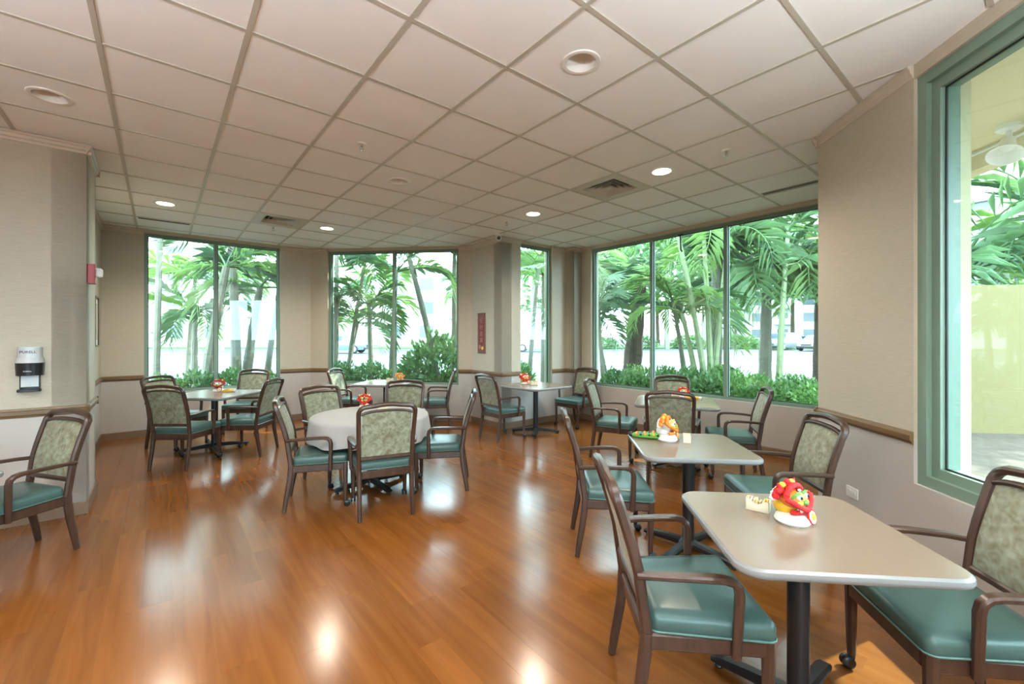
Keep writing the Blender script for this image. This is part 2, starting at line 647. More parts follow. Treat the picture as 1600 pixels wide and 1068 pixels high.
for i, side in enumerate(SIDES):
    L, m = frame_of(i)
    p0, p1, p2, p3 = ROOM[i - 1], ROOM[i], ROOM[(i + 1) % len(ROOM)], ROOM[(i + 2) % len(ROOM)]

    def turn(a, b, c):
        return (b - a).x * (c - b).y - (b - a).y * (c - b).x
    e0 = THICK if turn(p0, p1, p2) < 0 else 0.0          # room corner: carry the wall past it
    e1 = THICK if turn(p1, p2, p3) < 0 else 0.0
    mb = MB()
    sb = [-e0, L + e1]
    zb = [-0.1, TOP]
    op = OPEN.get(i)
    if op:
        sb = [-e0, op[0], op[1], L + e1]
        zb = [-0.1, op[2], op[3], TOP]
    for a in range(len(sb) - 1):
        for b in range(len(zb) - 1):
            if op and a == 1 and b == 1:
                continue
            mb.box(sb[a], sb[a + 1], 0, THICK, zb[b], zb[b + 1], m)
    tag(mb.build('wall_' + side, M['wall'], smooth=False), kind='structure')

    # mouldings, on every solid stretch of wall
    spans = [(0, L)] if not op else [(0, op[0]), (op[1], L)]
    out0 = 0.022 if turn(p0, p1, p2) > 0 else 0.0
    out1 = 0.022 if turn(p1, p2, p3) > 0 else 0.0
    for (a, b) in spans:
        if i in (13, 14):
            break
        a2 = a - out0 if a == 0 else a
        b2 = b + out1 if b == L else b
        if b - a > 0.04:
            prof = [(0, .825), (-.010, .828), (-.013, .842), (-.022, .848), (-.022, .876), (-.013, .882), (-.010, .894), (0, .897)]
            rings = [[m @ Vector((s, y, z)) for y, z in prof] for s in (a2, b2)]
            tag(MB().loft(rings).build('trim_1', M['rail'], smooth=False), kind='structure')
            prof = [(0, 2.955), (-.006, 2.957), (-.010, 2.975), (-.020, 2.985), (-.024, 3.005), (-.034, 3.012), (-.034, 3.028), (0, 3.028)]
            rings = [[m @ Vector((s, y, z)) for y, z in prof] for s in (a2 - .4 * out0, b2 + .4 * out1)]
            if not (op and min(b - a, 9) < 0.03):
                tag(MB().loft(rings).build('trim_2', M['crown'], smooth=False), kind='structure')
    prof = [(0, 0), (-.012, 0), (-.012, .092), (-.008, .1), (0, .1)]
    rings = [[m @ Vector((s, y, z)) for y, z in prof] for s in (-out0 * .5, L + out1 * .5)]
    tag(MB().loft(rings).build('baseboard_' + side, M['base'], smooth=False), kind='structure')


def ring_box(mb, s0, s1, z0, z1, w, y0, y1, m):
    mb.box(s0, s1, y0, y1, z0, z0 + w, m)
    mb.box(s0, s1, y0, y1, z1 - w, z1, m)
    mb.box(s0, s0 + w, y0, y1, z0 + w, z1 - w, m)
    mb.box(s1 - w, s1, y0, y1, z0 + w, z1 - w, m)


def window(num, wi, mull, w=0.04, y0=0.045, y1=0.12, sash=False):
    L, m = frame_of(wi)
    s0, s1, z0, z1 = OPEN[wi]
    mb = MB()
    ring_box(mb, s0, s1, z0, z1, w, y0, y1, m)
    win = tag(mb.build('window_%d' % num, M['frame'], smooth=False), kind='structure')
    yg = (y0 + y1) / 2
    if sash:
        sm = MB()
        ring_box(sm, s0 + w, s1 - w, z0 + w, z1 - w, 0.055, y0 + 0.028, y1, m)
        sm.build('sash', M['frame'], win, smooth=False)
        s0, s1, z0, z1 = s0 + .055, s1 - .055, z0 + .055, z1 - .055
    edges = [s0 + w] + [x for p in mull for x in (p - 0.024, p + 0.024)] + [s1 - w]
    for p in mull:
        MB().box(p - 0.024, p + 0.024, y0 - 0.005, y1, z0 + w, z1 - w, m).build('mullion', M['frame'], win, smooth=False)
    for k in range(0, len(edges), 2):
        a, b = edges[k], edges[k + 1]
        MB().box(a, b, yg - 0.003, yg + 0.003, z0 + w, z1 - w, m).build('pane', M['glass'], win, smooth=False)
        g = MB()
        ring_box(g, a, b, z0 + w, z1 - w, 0.009, yg - 0.012, yg - 0.004, m)
        g.build('gasket', M['seal'], win, smooth=False)
    # sky portal: gives off no light, only tells the renderer where daylight enters
    s0, s1, z0, z1 = OPEN[wi]
    pd = bpy.data.lights.new('sky_portal', 'AREA')
    pd.shape = 'RECTANGLE'
    pd.size, pd.size_y = s1 - s0, z1 - z0
    pd.cycles.is_portal = True
    po = bpy.data.objects.new('sky_portal', pd)
    col.objects.link(po)
    ax, ay = m.to_3x3() @ Vector((1, 0, 0)), Vector((0, 0, 1))
    az = ax.cross(ay)                       # a light shines along its -z: into the room
    if az.dot(m.to_3x3() @ Vector((0, 1, 0))) < 0:
        ax, az = -ax, -az
    rot = Matrix((ax, ay, az)).transposed().to_4x4()
    po.matrix_world = Matrix.Translation(m @ Vector(((s0 + s1) / 2, THICK + .01, (z0 + z1) / 2))) @ rot
    return win, m


window(1, 4, [1.335])
window(2, 5, [1.535])
window(3, 7, [])
w4, m4 = window(4, 10, [1.374, 2.497])
window(5, 12, [2.4], w=0.06, y0=0.02, y1=0.15, sash=True)
window(6, 13, [1.53, 2.57], w=0.06, y0=0.02, y1=0.15)  # unseen window in the back wall, added to let in more daylight
hk = MB()
hk.tube([m4 @ Vector((1.86, 0.03, 2.93)), m4 @ Vector((1.87, 0.03, 2.72)), m4 @ Vector((1.89, 0.025, 2.685))], 0.011, 8)
hk.box(1.83, 1.90, 0.02, 0.045, 2.915, 2.94, m4)
hk.build('window_latch', M['black'], w4)

# floor: a dark base with laminate planks on it
floor = MB().prism([(p.x, p.y) for p in reversed(offset_poly(ROOM, 0.05))], -0.12, -0.0012).build('floor', M['subfloor'], smooth=False)
tag(floor, kind='structure')
PW, PL = 0.142, 1.22
rnd = random.Random(5)
UVV = [Vector(p) for p in reversed(UV)]                     # counter-clockwise outline in building axes
pl_full = MB().box(0.0003, PW - 0.0003, 0.0003, PL - 0.0003, -0.0060, 0.0).mesh('plank', M['plank'], smooth=False)
pieces = []
k = 0
u = -4.2
while u < 5.85:
    v = -2.8 - rnd.random() * PL
    while v < 8.35:
        rect = [(u + .0003, v + .0003), (u + PW - .0003, v + .0003), (u + PW - .0003, v + PL - .0003), (u + .0003, v + PL - .0003)]
        poly = clip_poly(UVV, rect)
        if len(poly) >= 3 and abs(area(poly)) > 0.0015:
            full = abs(area(poly)) > (PW - .0006) * (PL - .0006) - 1e-5
            c = W(u + PW / 2, v + PL / 2)
            seen = c.y > 1.2 and abs(c.x) < 1.22 * c.y + 0.3
            pieces.append((0 if seen else 1, c.length, u, v, poly, full))
        v += PL
    u += PW
pieces.sort(key=lambda p: p[:2])
rest = MB()
rattr = []
for n, (q, d, u, v, poly, full) in enumerate(pieces):
    if n < 300:
        if full:
            o = link('plank', pl_full, floor)
            o.location = W(u, v)
            o.rotation_euler = (0, 0, YAW)
        else:
            MB().prism([W(p.x, p.y) for p in poly], -0.0060, 0.0).build('plank', M['plank'], floor, smooth=False)
    else:
        f0 = len(rest.f)
        rest.prism([W(p.x, p.y) for p in poly], -0.0060, 0.0)
        rattr += [rnd.random()] * (len(rest.f) - f0)
ro = rest.build('planks_in_the_rest_of_the_room', M['plank'], floor, smooth=False)
ro['kind'] = 'stuff'
a = ro.data.attributes.new('rnd', 'FLOAT', 'FACE')
for n, x in enumerate(rattr[:len(ro.data.polygons)]):
    a.data[n].value = x

# ceiling: roof slab, lay-in tiles, exposed tees
ceiling = MB().prism([(p.x, p.y) for p in reversed(offset_poly(ROOM, 0.30))], TOP, TOP + 0.25).build('ceiling', M['slab'], smooth=False)
tag(ceiling, kind='structure')
T = 0.6096
A0, B0 = -1.4186, 4.2477
SPECIAL = {(7, 0): 'diffuser', (3, 6): 'diffuser'}
HOLES = {(0, 2): 0, (4, -2): 0, (4, 2): 0, (1, 6): 1, (4, 6): 1, (7, 2): 1, (7, -1): 1,
         (4, -6): 1, (1, -2): 1, (-2, -6): 1, (-3, -1): 1}  # lit downlights out of view, added to brighten the room
HR = 0.088


def tile_with_hole(cu, cv, half, r):
    n = 32
    angs = sorted(set([k * 2 * pi / n for k in range(n)] + [pi / 4 + k * pi / 2 for k in range(4)]))
    inn, outr = [], []
    for t in angs:
        c, s = math.cos(t), math.sin(t)
        q = half / max(abs(c), abs(s))
        inn.append((cu + r * c, cv + r * s))
        outr.append((cu + q * c, cv + q * s))
    mb = MB()
    rings = [[W(x, y, CEIL + .013) for x, y in inn], [W(x, y, CEIL) for x, y in inn],
             [W(x, y, CEIL) for x, y in outr], [W(x, y, CEIL + .013) for x, y in outr]]
    mb.loft(rings, False, False)
    return mb


for a in range(-6, 13):
    for b in range(-10, 11):
        u0, v0 = (a + A0) * T, (b + B0) * T
        g = 0.006
        rect = [(u0 + g, v0 + g), (u0 + T - g, v0 + g), (u0 + T - g, v0 + T - g), (u0 + g, v0 + T - g)]
        if (a, b) in SPECIAL:
            continue
        if (a, b) in HOLES:
            tile_with_hole(u0 + T / 2, v0 + T / 2, T / 2 - g, HR).build('ceiling_tile', M['tile'], ceiling, smooth=False)
            continue
        poly = clip_poly(UVV, rect)
        if len(poly) >= 3 and abs(area(poly)) > 0.002:
            MB().prism([W(p.x, p.y) for p in poly], CEIL, CEIL + .013).build('ceiling_tile', M['tile'], ceiling, smooth=False)


def line_spans(axis, val):
    ts = []
    n = len(UV)
    for i in range(n):
        p, q = UV[i], UV[(i + 1) % n]
        if (p[axis] - val) * (q[axis] - val) < 0:
            t = (val - p[axis]) / (q[axis] - p[axis])
            ts.append(p[1 - axis] + t * (q[1 - axis] - p[1 - axis]))
    ts.sort()
    return list(zip(ts[0::2], ts[1::2]))


RZ = Matrix.Rotation(YAW, 4, 'Z')
for a in range(-6, 14):
    u0 = (a + A0) * T
    for (s, e) in line_spans(0, u0):
        MB().box(u0 - .012, u0 + .012, s, e, CEIL - .006, CEIL + .003, RZ).build('ceiling_tee', M['tee'], ceiling, smooth=False)
for b in range(-12, 12):
    v0 = (b + B0) * T
    for (s, e) in line_spans(1, v0):
        cuts = [s] + [(a + A0) * T for a in range(-6, 14) if s < (a + A0) * T < e] + [e]
        for p, q in zip(cuts[:-1], cuts[1:]):
            if q - p > 0.03:
                MB().box(p + .011, q - .011, v0 - .012, v0 + .012, CEIL - .0055, CEIL + .003, RZ).build('cross_tee', M['tee'], ceiling, smooth=False)

# ------------------------------------------------------------------ ceiling fittings
LAMP_LABEL = {(0, 2): 'unlit round recessed downlight near the left wall pier', (4, -2): 'large unlit recessed downlight nearest the viewer',
              (4, 2): 'small unlit downlight in the middle of the ceiling', (1, 6): 'lit downlight in front of the far left window',
              (4, 6): 'lit downlight in front of the far middle window', (7, 2): 'lit downlight above the table by the narrow window',
              (7, -1): 'lit downlight beside the square air vent at right',
              (4, -6): 'added unseen lit downlight behind the viewer, nearest the right wall', (1, -2): 'added unseen lit downlight almost straight above the viewer',
              (-2, -6): 'added unseen lit downlight behind the viewer, nearest the back wall', (-3, -1): 'added unseen lit downlight behind the viewer, nearest the left end wall'}


def downlight(a, b, lit):
    c = W((a + .5 + A0) * T, (b + .5 + B0) * T, CEIL)
    lab = LAMP_LABEL[(a, b)]
    t = thing('recessed_downlight', lab, 'ceiling light', c, 0, 'recessed downlights')
    MB().lathe([(.112, 0.0), (.110, -.006), (.100, -.009), (.086, -.006), (.084, .004)], 32, cap0=False, cap1=False).build('trim_ring', M['white'], t)
    if lit:
        MB().lathe([(.084, .002), (.078, .022), (.0, .024)], 32, cap0=False).build('lens', M['lampglow'], t)
    else:
        MB().lathe([(.084, .002), (.080, .035), (.066, .085), (.045, .115), (.0, .118)], 32, cap0=False).build('reflector', M['reflector'], t)
        MB().lathe([(.0, .06), (.022, .066), (.034, .085), (.026, .115), (.0, .117)], 18).build('bulb', M['white'], t)
    if lit:
        ld = bpy.data.lights.new('downlight_beam', 'SPOT')
        ld.energy = LAMP_W
        ld.color = (1.0, 0.88, 0.72)
        ld.spot_size = math.radians(150)
        ld.spot_blend = 0.7
        ld.shadow_soft_size = 0.075
        lo = bpy.data.objects.new('downlight_beam', ld)
        col.objects.link(lo)
        lo.parent = t
        lo.location = (0, 0, -0.03)


for (a, b), lit in HOLES.items():
    downlight(a, b, lit)


def air_vent(a, b, lab):
    c = W((a + .5 + A0) * T, (b + .5 + B0) * T, CEIL)
    t = thing('air_vent', lab, 'air vent', c, YAW, 'square ceiling air vents')
    mb = MB()
    h = .298
    ring_box(mb, -h, h, -h, h, .09, 0, .006, Matrix(((1, 0, 0, 0), (0, 0, 1, 0), (0, 1, 0, -.004), (0, 0, 0, 1))))
    mb.build('face_plate', M['diffuser'], t, smooth=False)
    MB().box(-.21, .21, -.21, .21, .06, .065).build('duct', M['dark'], t, smooth=False)
    for k in range(4):
        r0 = .205 - k * .047
        r1 = r0 - .034
        mb = MB()
        for q in range(4):
            rot = Matrix.Rotation(q * pi / 2, 4, 'Z')
            P = [Vector((-r0, -r0, -.004)), Vector((r0, -r0, -.004)), Vector((r1, -r1, .034)), Vector((-r1, -r1, .034))]
            P = [rot @ p for p in P]
            up = Vector((0, 0, .003))
            mb.loft([P, [p + up for p in P]])
        mb.build('louvre', M['diffuser'], t, smooth=False)
    MB().box(-.03, .03, -.03, .03, .0, .006).build('centre_plate', M['diffuser'], t, smooth=False)


air_vent(7, 0, 'square louvred air vent beside the lit downlight at right')
air_vent(3, 6, 'square louvred air vent near the far left window')


def slot_vent(u0, u1, v0, v1, lab):
    c = W((u0 + u1) / 2, (v0 + v1) / 2, CEIL)
    t = thing('slot_vent', lab, 'air vent', c, YAW)
    a, b = (u1 - u0) / 2, (v1 - v0) / 2
    MB().box(-a, a, -b, b, -.005, 0).build('frame', M['diffuser'], t, smooth=False)
    for k in (-1, 1):
        if a > b:
            MB().box(-a + .01, a - .01, k * b * .45 - .012, k * b * .45 + .012, -.0065, -.004).build('slot', M['dark'], t, smooth=False)
        else:
            MB().box(k * a * .45 - .012, k * a * .45 + .012, -b + .01, b - .01, -.0065, -.004).build('slot', M['dark'], t, smooth=False)


slot_vent(5.115, 5.20, 1.25, 1.95, 'narrow linear air slot above the wide right window')
slot_vent(-0.23, 0.33, 7.50, 7.57, 'narrow linear air slot above the far left window')


def sprinkler(u, v, lab):
    t = thing('fire_sprinkler', lab, 'sprinkler', W(u, v, CEIL), 0.4, 'ceiling sprinklers')
    MB().lathe([(.034, 0), (.032, -.006), (.014, -.010)], 20).build('escutcheon', M['white'], t)
    mb = MB()
    mb.lathe([(.010, -.008), (.010, -.026), (.005, -.03)], 12)
    mb.tube([(.009, 0, -.024), (.014, 0, -.038), (.004, 0, -.052)], .003, 6)
    mb.tube([(-.009, 0, -.024), (-.014, 0, -.038), (-.004, 0, -.052)], .003, 6)
    mb.build('frame_arms', M['steel'], t)
    MB().lathe([(.0, -.052), (.016, -.053), (.016, -.055), (.0, -.056)], 14).build('deflector', M['steel'], t)


sprinkler(1.277, 3.509, 'pendent sprinkler head left of the middle unlit downlight')
sprinkler(3.722, 1.685, 'pendent sprinkler head nearest the right wall')
sprinkler(3.66, 4.60, 'pendent sprinkler head above the corner camera')
sprinkler(1.257, 6.95, 'pendent sprinkler head beside the far left air vent')

# unseen uplight pendants, added behind the viewer to brighten the ceiling
for k, (x, y, where) in enumerate([(1.4, 0.1, 'right'), (-0.6, -0.7, 'middle'), (-2.5, -0.3, 'left')]):
    t = thing('fill_pendant', 'added unseen metal bowl fill uplight behind the viewer, at the ' + where, 'added fill lamp', (x, y, CEIL), 0, 'added unseen bowl fill pendants')
    MB().lathe([(.06, 0), (.06, -.015), (.02, -.03)], 20).build('canopy', M['white'], t)
    MB().tube([(0, 0, -.02), (0, 0, -.86)], .007, 8).build('stem', M['steel'], t)
    MB().lathe([(.0, -.98), (.12, -.965), (.20, -.92), (.235, -.86), (.225, -.86), (.19, -.91), (.11, -.95), (.0, -.965)], 28).build('bowl', M['silver'], t)
    ld = bpy.data.lights.new('fill_glow', 'SPOT')
    ld.energy = FILL_W * (.5, 1.0, .62)[k]
    ld.color = (0.94, 0.97, 1.0)
    ld.spot_size = math.radians(172)
    ld.spot_blend = 0.5
    ld.shadow_soft_size = 0.06
    lo = bpy.data.objects.new('fill_glow', ld)
    col.objects.link(lo)
    lo.parent = t
    lo.location = (0, 0.04, -0.84)
    lo.rotation_euler = (pi, 0, 0)

# security camera at the column corner
t = thing('security_camera', 'white dome security camera with black lens at the column corner', 'camera', W(4.03, 5.26, CEIL))
MB().lathe([(.058, 0), (.058, -.02), (.05, -.03)], 24).build('base', M['white'], t)
MB().ball((0, 0, -.058), .045, 20, 12).build('housing', M['white'], t)
ln = Vector((0.03, -0.95, -0.25)).normalized()
q = ln.to_track_quat('Z', 'Y').to_matrix().to_4x4()
MB().lathe([(.026, .034), (.026, .047), (.018, .048), (.0, .046)], 20, (0, 0, -.058), m=q).build('lens', M['rubber'], t)

# ------------------------------------------------------------------ things on the walls
# hand sanitiser dispenser on the pier (its face looks along -v)
t = thing('sanitizer_dispenser', 'black and clear wall sanitizer dispenser with drip tray on the left pier', 'dispenser', W(-0.782, 4.98, 1.03), YAW)
MB().prism(rounded([(-.055, -.02), (.055, -.02), (.055, 0), (-.055, 0)], .004, 2), 0.0, .33).build('back_plate', M['black'], t)
MB().box(-.047, .047, -.024, -.019, .035, .125).build('drip_shield', M['silver'], t)


def arc_body(w, d, z0, z1, top=1.0):
    pts = [(w * math.cos(a), -.02 - d * math.sin(a) ** .8) for a in [pi * k / 12 for k in range(13)]]
    return [[Vector((x, y, z0)) for x, y in pts] + [Vector((-w, 0, z0)), Vector((w, 0, z0))],
            [Vector((x * top, y * top, z1)) for x, y in pts] + [Vector((-w * top, 0, z1)), Vector((w * top, 0, z1))]]


MB().loft(arc_body(.073, .075, .125, .222, 1.06)).build('shell', M['rubber'], t)
lidp = MB().loft(arc_body(.078, .082, .222, .262, .93)).loft(arc_body(.068, .07, .262, .345, .95)).build('cover', M['silver'], t)
MB().prism(rounded([(-.062, -.085), (.062, -.085), (.062, 0), (-.062, 0)], .02, 4), .0, .018).build('drip_tray', M['black'], t)


def text_mesh(s, size, material, name='lettering', depth=0.0008):
    cu = bpy.data.curves.new(name, 'FONT')
    cu.body = s
    cu.size = size
    cu.align_x = 'CENTER'
    cu.align_y = 'CENTER'
    cu.extrude = depth
    ob = bpy.data.objects.new(name, cu)
    col.objects.link(ob)
    bpy.context.view_layer.update()
    dg = bpy.context.evaluated_depsgraph_get()
    me = bpy.data.meshes.new_from_object(ob.evaluated_get(dg))
    bpy.data.objects.remove(ob)
    me.materials.clear()
    me.materials.append(material)
    return me


o = link('lettering', text_mesh('PURELL', .027, M['navy']), t)
o.location = (0, -.0895, .305)
o.rotation_euler = (pi / 2, 0, 0)
o = link('lettering', text_mesh('PURELL', .014, M['white']), t)
o.location = (0, -.0985, .158)
o.rotation_euler = (pi / 2, 0, 0)

# fire alarm on the side of the pier
t = thing('fire_alarm', 'red fire alarm with white strobe on the side of the left pier', 'fire alarm', W(-.47, 5.06, 1.90), YAW - pi / 2)
MB().prism(rounded([(-.065, 0), (.065, 0), (.065, .05), (-.065, .05)], .006, 3), 0, .16).build('housing', M['alarm'], t)
MB().loft([[Vector((x, y, z)) for x, z in rounded([(-s, .085 - s), (s, .085 - s), (s, .085 + s + .02), (-s, .085 + s + .02)], .012, 4)]
           for s, y in ((.028, .05), (.028, .078), (.022, .09), (.010, .094))]).build('strobe', M['white'], t)

# framed picture on the wall behind the pier
t = thing('framed_picture', 'slim dark framed picture on the wall behind the left pier', 'picture', W(-.64, 7.60, 1.33), YAW - pi / 2)
mb = MB()
ring_box(mb, -.20, .20, 0, .64, .022, 0, .024, Matrix.Identity(4))
mb.build('frame', M['goldframe'], t, smooth=False)
MB().box(-.18, .18, 0, .010, .02, .62).build('mat_board', M['white'], t, smooth=False)
MB().box(-.12, .12, .010, .012, .09, .55).build('print', M['art'], t, smooth=False)

# red paper scroll with four characters, on the side of the column (its face looks along -u)
t = thing('red_scroll', 'red new year scroll with four white characters on the column', 'wall hanging', W(4.160, 5.90, 1.19), YAW - pi / 2)
MB().box(-.105, .105, -.004, 0, 0, .66).build('paper', M['scrollrim'], t, smooth=False)
mb = MB()
ring_box(mb, -.105, .105, 0, .66, .022, -.006, -.004, Matrix.Identity(4))
mb.build('border', M['scrollrim'], t, smooth=False)
MB().prism([(x, y) for x, y in rounded([(-.062, .13), (.062, .13), (.062, .585), (-.062, .585)], .06, 8)], .004, .006,
           Matrix(((1, 0, 0, 0), (0, 0, -1, 0), (0, 1, 0, 0), (0, 0, 0, 1)))).build('panel', M['scrollred'], t, smooth=False)
for k, chh in enumerate('招財進寶'):
    o = link('lettering', text_mesh(chh, .098, M['pink']), t)
    o.location = (0, -.0075, .53 - k * .108)
    o.rotation_euler = (pi / 2, 0, 0)
MB().ball((-.045, -.006, .10), (.03, .004, .035), 12, 6).build('printed_flower', M['pink'], t)
MB().ball((.03, -.006, .08), (.035, .004, .03), 12, 6).build('printed_flower', M['yellow'], t)
MB().tube([(-.11, -.006, .66), (.11, -.006, .66)], .006, 8).build('rod', M['goldframe'], t)
MB().tube([(-.11, -.006, 0), (.11, -.006, 0)], .006, 8).build('rod', M['goldframe'], t)

# wall outlet
L, m12 = frame_of(12)
t = thing('wall_outlet', 'white duplex wall outlet low on the right wall', 'outlet', (m12 @ Vector((.40, 0, .36))), math.atan2(m12[1][0], m12[0][0]))
MB().prism(rounded([(-.058, -.036), (.058, -.036), (.058, .036), (-.058, .036)], .006, 3), 0, .006,
           Matrix(((1, 0, 0, 0), (0, 0, -1, 0), (0, 1, 0, 0), (0, 0, 0, 1)))).build('cover_plate', M['white'], t)
for sx in (-1, 1):
    f = MB().prism(rounded([(sx * .024 - .015, -.017), (sx * .024 + .015, -.017), (sx * .024 + .015, .017), (sx * .024 - .015, .017)], .008, 3), .006, .0085,
                   Matrix(((1, 0, 0, 0), (0, 0, -1, 0), (0, 1, 0, 0), (0, 0, 0, 1)))).build('socket', M['white'], t)
    for q in (-1, 1):
        MB().box(sx * .024 - .004, sx * .024 + .005, -.0092, -.0085, q * .006 - .001, q * .006 + .001).build('slot', M['dark'], f, smooth=False)
# ------------------------------------------------------------------ armchairs
def back_y(z):
    if z < .60:
        return -.205 - .030 * (z - .38) / .22
    return -.235 - .080 * ((z - .60) / .27) ** 1.15


def arch(x, hw, zc, zs):
    return zs + (zc - zs) * math.sqrt(max(0.0, 1 - (abs(x) / hw) ** 2.6))


def make_chair():
    t = thing('armchair', '', 'chair')
    wood = M['wood']
    for s in (-1, 1):
        MB().sweep([(s * .206, -.258, .004), (s * .2055, -.243, .10), (s * .205, -.222, .22), (s * .205, -.208, .33), (s * .205, -.206, .385)],
                   [.030, .034, .037, .038, .038], [.032, .038, .042, .044, .044], (1, 0, 0)).build('leg', wood, t)
    for s in (-1, 1):
        MB().sweep([(s * .222, .213, .058), (s * .223, .214, .18), (s * .224, .214, .33), (s * .224, .214, .384)],
                   [.030, .036, .042, .042], [.030, .036, .042, .042], (1, 0, 0)).build('leg', wood, t)
    # casters under the front legs
    for s in (-1, 1):
        c = MB()
        c.tube([(s * .222, .213, .062), (s * .222, .213, .045)], [.012, .014], 10)
        c.box(s * .222 - .010, s * .222 + .010, .205, .242, .040, .052)
        cs = c.build('caster', M['black'], t)
        for q in (-1, 1):
            MB().lathe([(.0, -.008), (.020, -.008), (.026, -.004), (.026, .004), (.020, .008), (.0, .008)], 16, (s * .222 + q * .013, .229, .027),
                       m=Matrix.Rotation(pi / 2, 4, 'Y')).build('wheel', M['rubber'], cs)
    # seat frame: four rails
    f = MB()
    f.sweep([(-.20, .222, .352), (.20, .222, .352)], .026, .062, (0, 1, 0))
    f.sweep([(-.19, -.206, .352), (.19, -.206, .352)], .024, .062, (0, 1, 0))
    for s in (-1, 1):
        f.sweep([(s * .205, -.195, .352), (s * .226, .20, .352)], .026, .062, (1, 0, 0))
    f.build('seat_frame', wood, t)
    # seat cushion
    def outline(e):
        return rounded([(-.250 - e, .238 + e), (-.210 - e, -.190 - e), (.210 + e, -.190 - e), (.250 + e, .238 + e)], max(.03 + e, .012), 6)
    rings = []
    for z, e in ((.383, -.004), (.388, .0), (.425, .003), (.440, -.002), (.449, -.014), (.455, -.05), (.459, -.11)):
        rings.append([Vector((x, y, z + .006 * (1 - (y / .25) ** 2) * (z > .44))) for x, y in outline(e if e > -.02 else 0)])
        if e <= -.02:
            k = 1 + e / .24
            rings[-1] = [Vector((x * k, .024 + (y - .024) * k, z)) for x, y in outline(0)]
    seat = MB().loft(rings).build('seat', M['teal'], t, angle=60)
    po = outline(.003)
    po = [Vector((x, y, .3885)) for x, y in po] + [Vector((*po[0], .3885))]
    MB().tube(po, .0038, 6, cap=False).build('piping', M['piping'], seat)
    # back frame: one loop over the top, a second arched rail and a cross rail below the pad
    path = []
    for z in (.383, .45, .52, .60, .68, .76, .82, .855):
        path.append(Vector((-(.205 + .012 * (z - .38) / .5), back_y(z), z)))
    for a in (.30, .62, .95, 1.25):
        path.append(Vector((-.217 + .060 * (1 - math.cos(a)), back_y(.855 + .05 * math.sin(a)) - .002, .855 + .056 * math.sin(a))))
    for x in (-.10, -.05, 0):
        path.append(Vector((x, back_y(.92) - .002, .925 - .9 * x * x)))
    loop = path + [Vector((-p.x, p.y, p.z)) for p in reversed(path[:-1])]
    hints = [(0, 1, -.25) if True else 0] * len(loop)
    bf = MB().sweep(loop, .040, .034, hints).build('back_frame', wood, t)
    r2 = [Vector((x, back_y(.85) + .002, arch(x, .235, .874, .815))) for x in [-.207 + .0414 * k for k in range(11)]]
    MB().sweep(r2, .028, .020, (0, 1, -.25)).build('slot_rail', wood, t)
    MB().sweep([(-.205, back_y(.487), .487), (.205, back_y(.487), .487)], .026, .034, (0, 1, -.1)).build('cross_rail', wood, t)
    # upholstered back pad, padded on both faces
    nx, nz = 10, 9
    fr, bk = [], []
    for j in range(nz + 1):
        for i in range(nx + 1):
            x = -.190 + .380 * i / nx
            zt = arch(x, .235, .864, .805)
            z = .502 + (zt - .502) * j / nz
            ex = (abs(i / nx - .5) * 2)
            ez = (abs(j / nz - .5) * 2)
            th = .006 + .016 * (1 - ex ** 4) * (1 - ez ** 4)
            fr.append(Vector((x, back_y(z) + th, z)))
            bk.append(Vector((x, back_y(z) - th * .75, z)))
    n = len(fr)
    mb = MB()
    faces = []
    for j in range(nz):
        for i in range(nx):
            a = j * (nx + 1) + i
            faces.append((a, a + 1, a + nx + 2, a + nx + 1))
            faces.append((a + n, a + nx + 1 + n, a + nx + 2 + n, a + 1 + n))
    rim = [i for i in range(nx + 1)] + [j * (nx + 1) + nx for j in range(1, nz + 1)] + [nz * (nx + 1) + i for i in range(nx - 1, -1, -1)] + \
          [j * (nx + 1) for j in range(nz - 1, 0, -1)]
    for k in range(len(rim)):
        a, b = rim[k], rim[(k + 1) % len(rim)]
        faces.append((b, a, a + n, b + n))
    mb.add(fr + bk, faces)
    mb.build('back_pad', M['fabric'], t, angle=60)
    # arms
    for s in (-1, 1):
        p = [(s * .226, -.242, .596), (s * .243, -.15, .604), (s * .254, -.03, .608), (s * .258, .045, .607), (s * .259, .075, .600),
             (s * .2585, .094, .582), (s * .257, .100, .555), (s * .252, .098, .45), (s * .244, .095, .325)]
        h = [(1, 0, 0)] * len(p)
        MB().sweep(p, [.030, .038, .042, .042, .040, .038, .036, .032, .028], [.024, .022, .022, .023, .026, .029, .030, .032, .030], h).build('arm', wood, t)
    return t


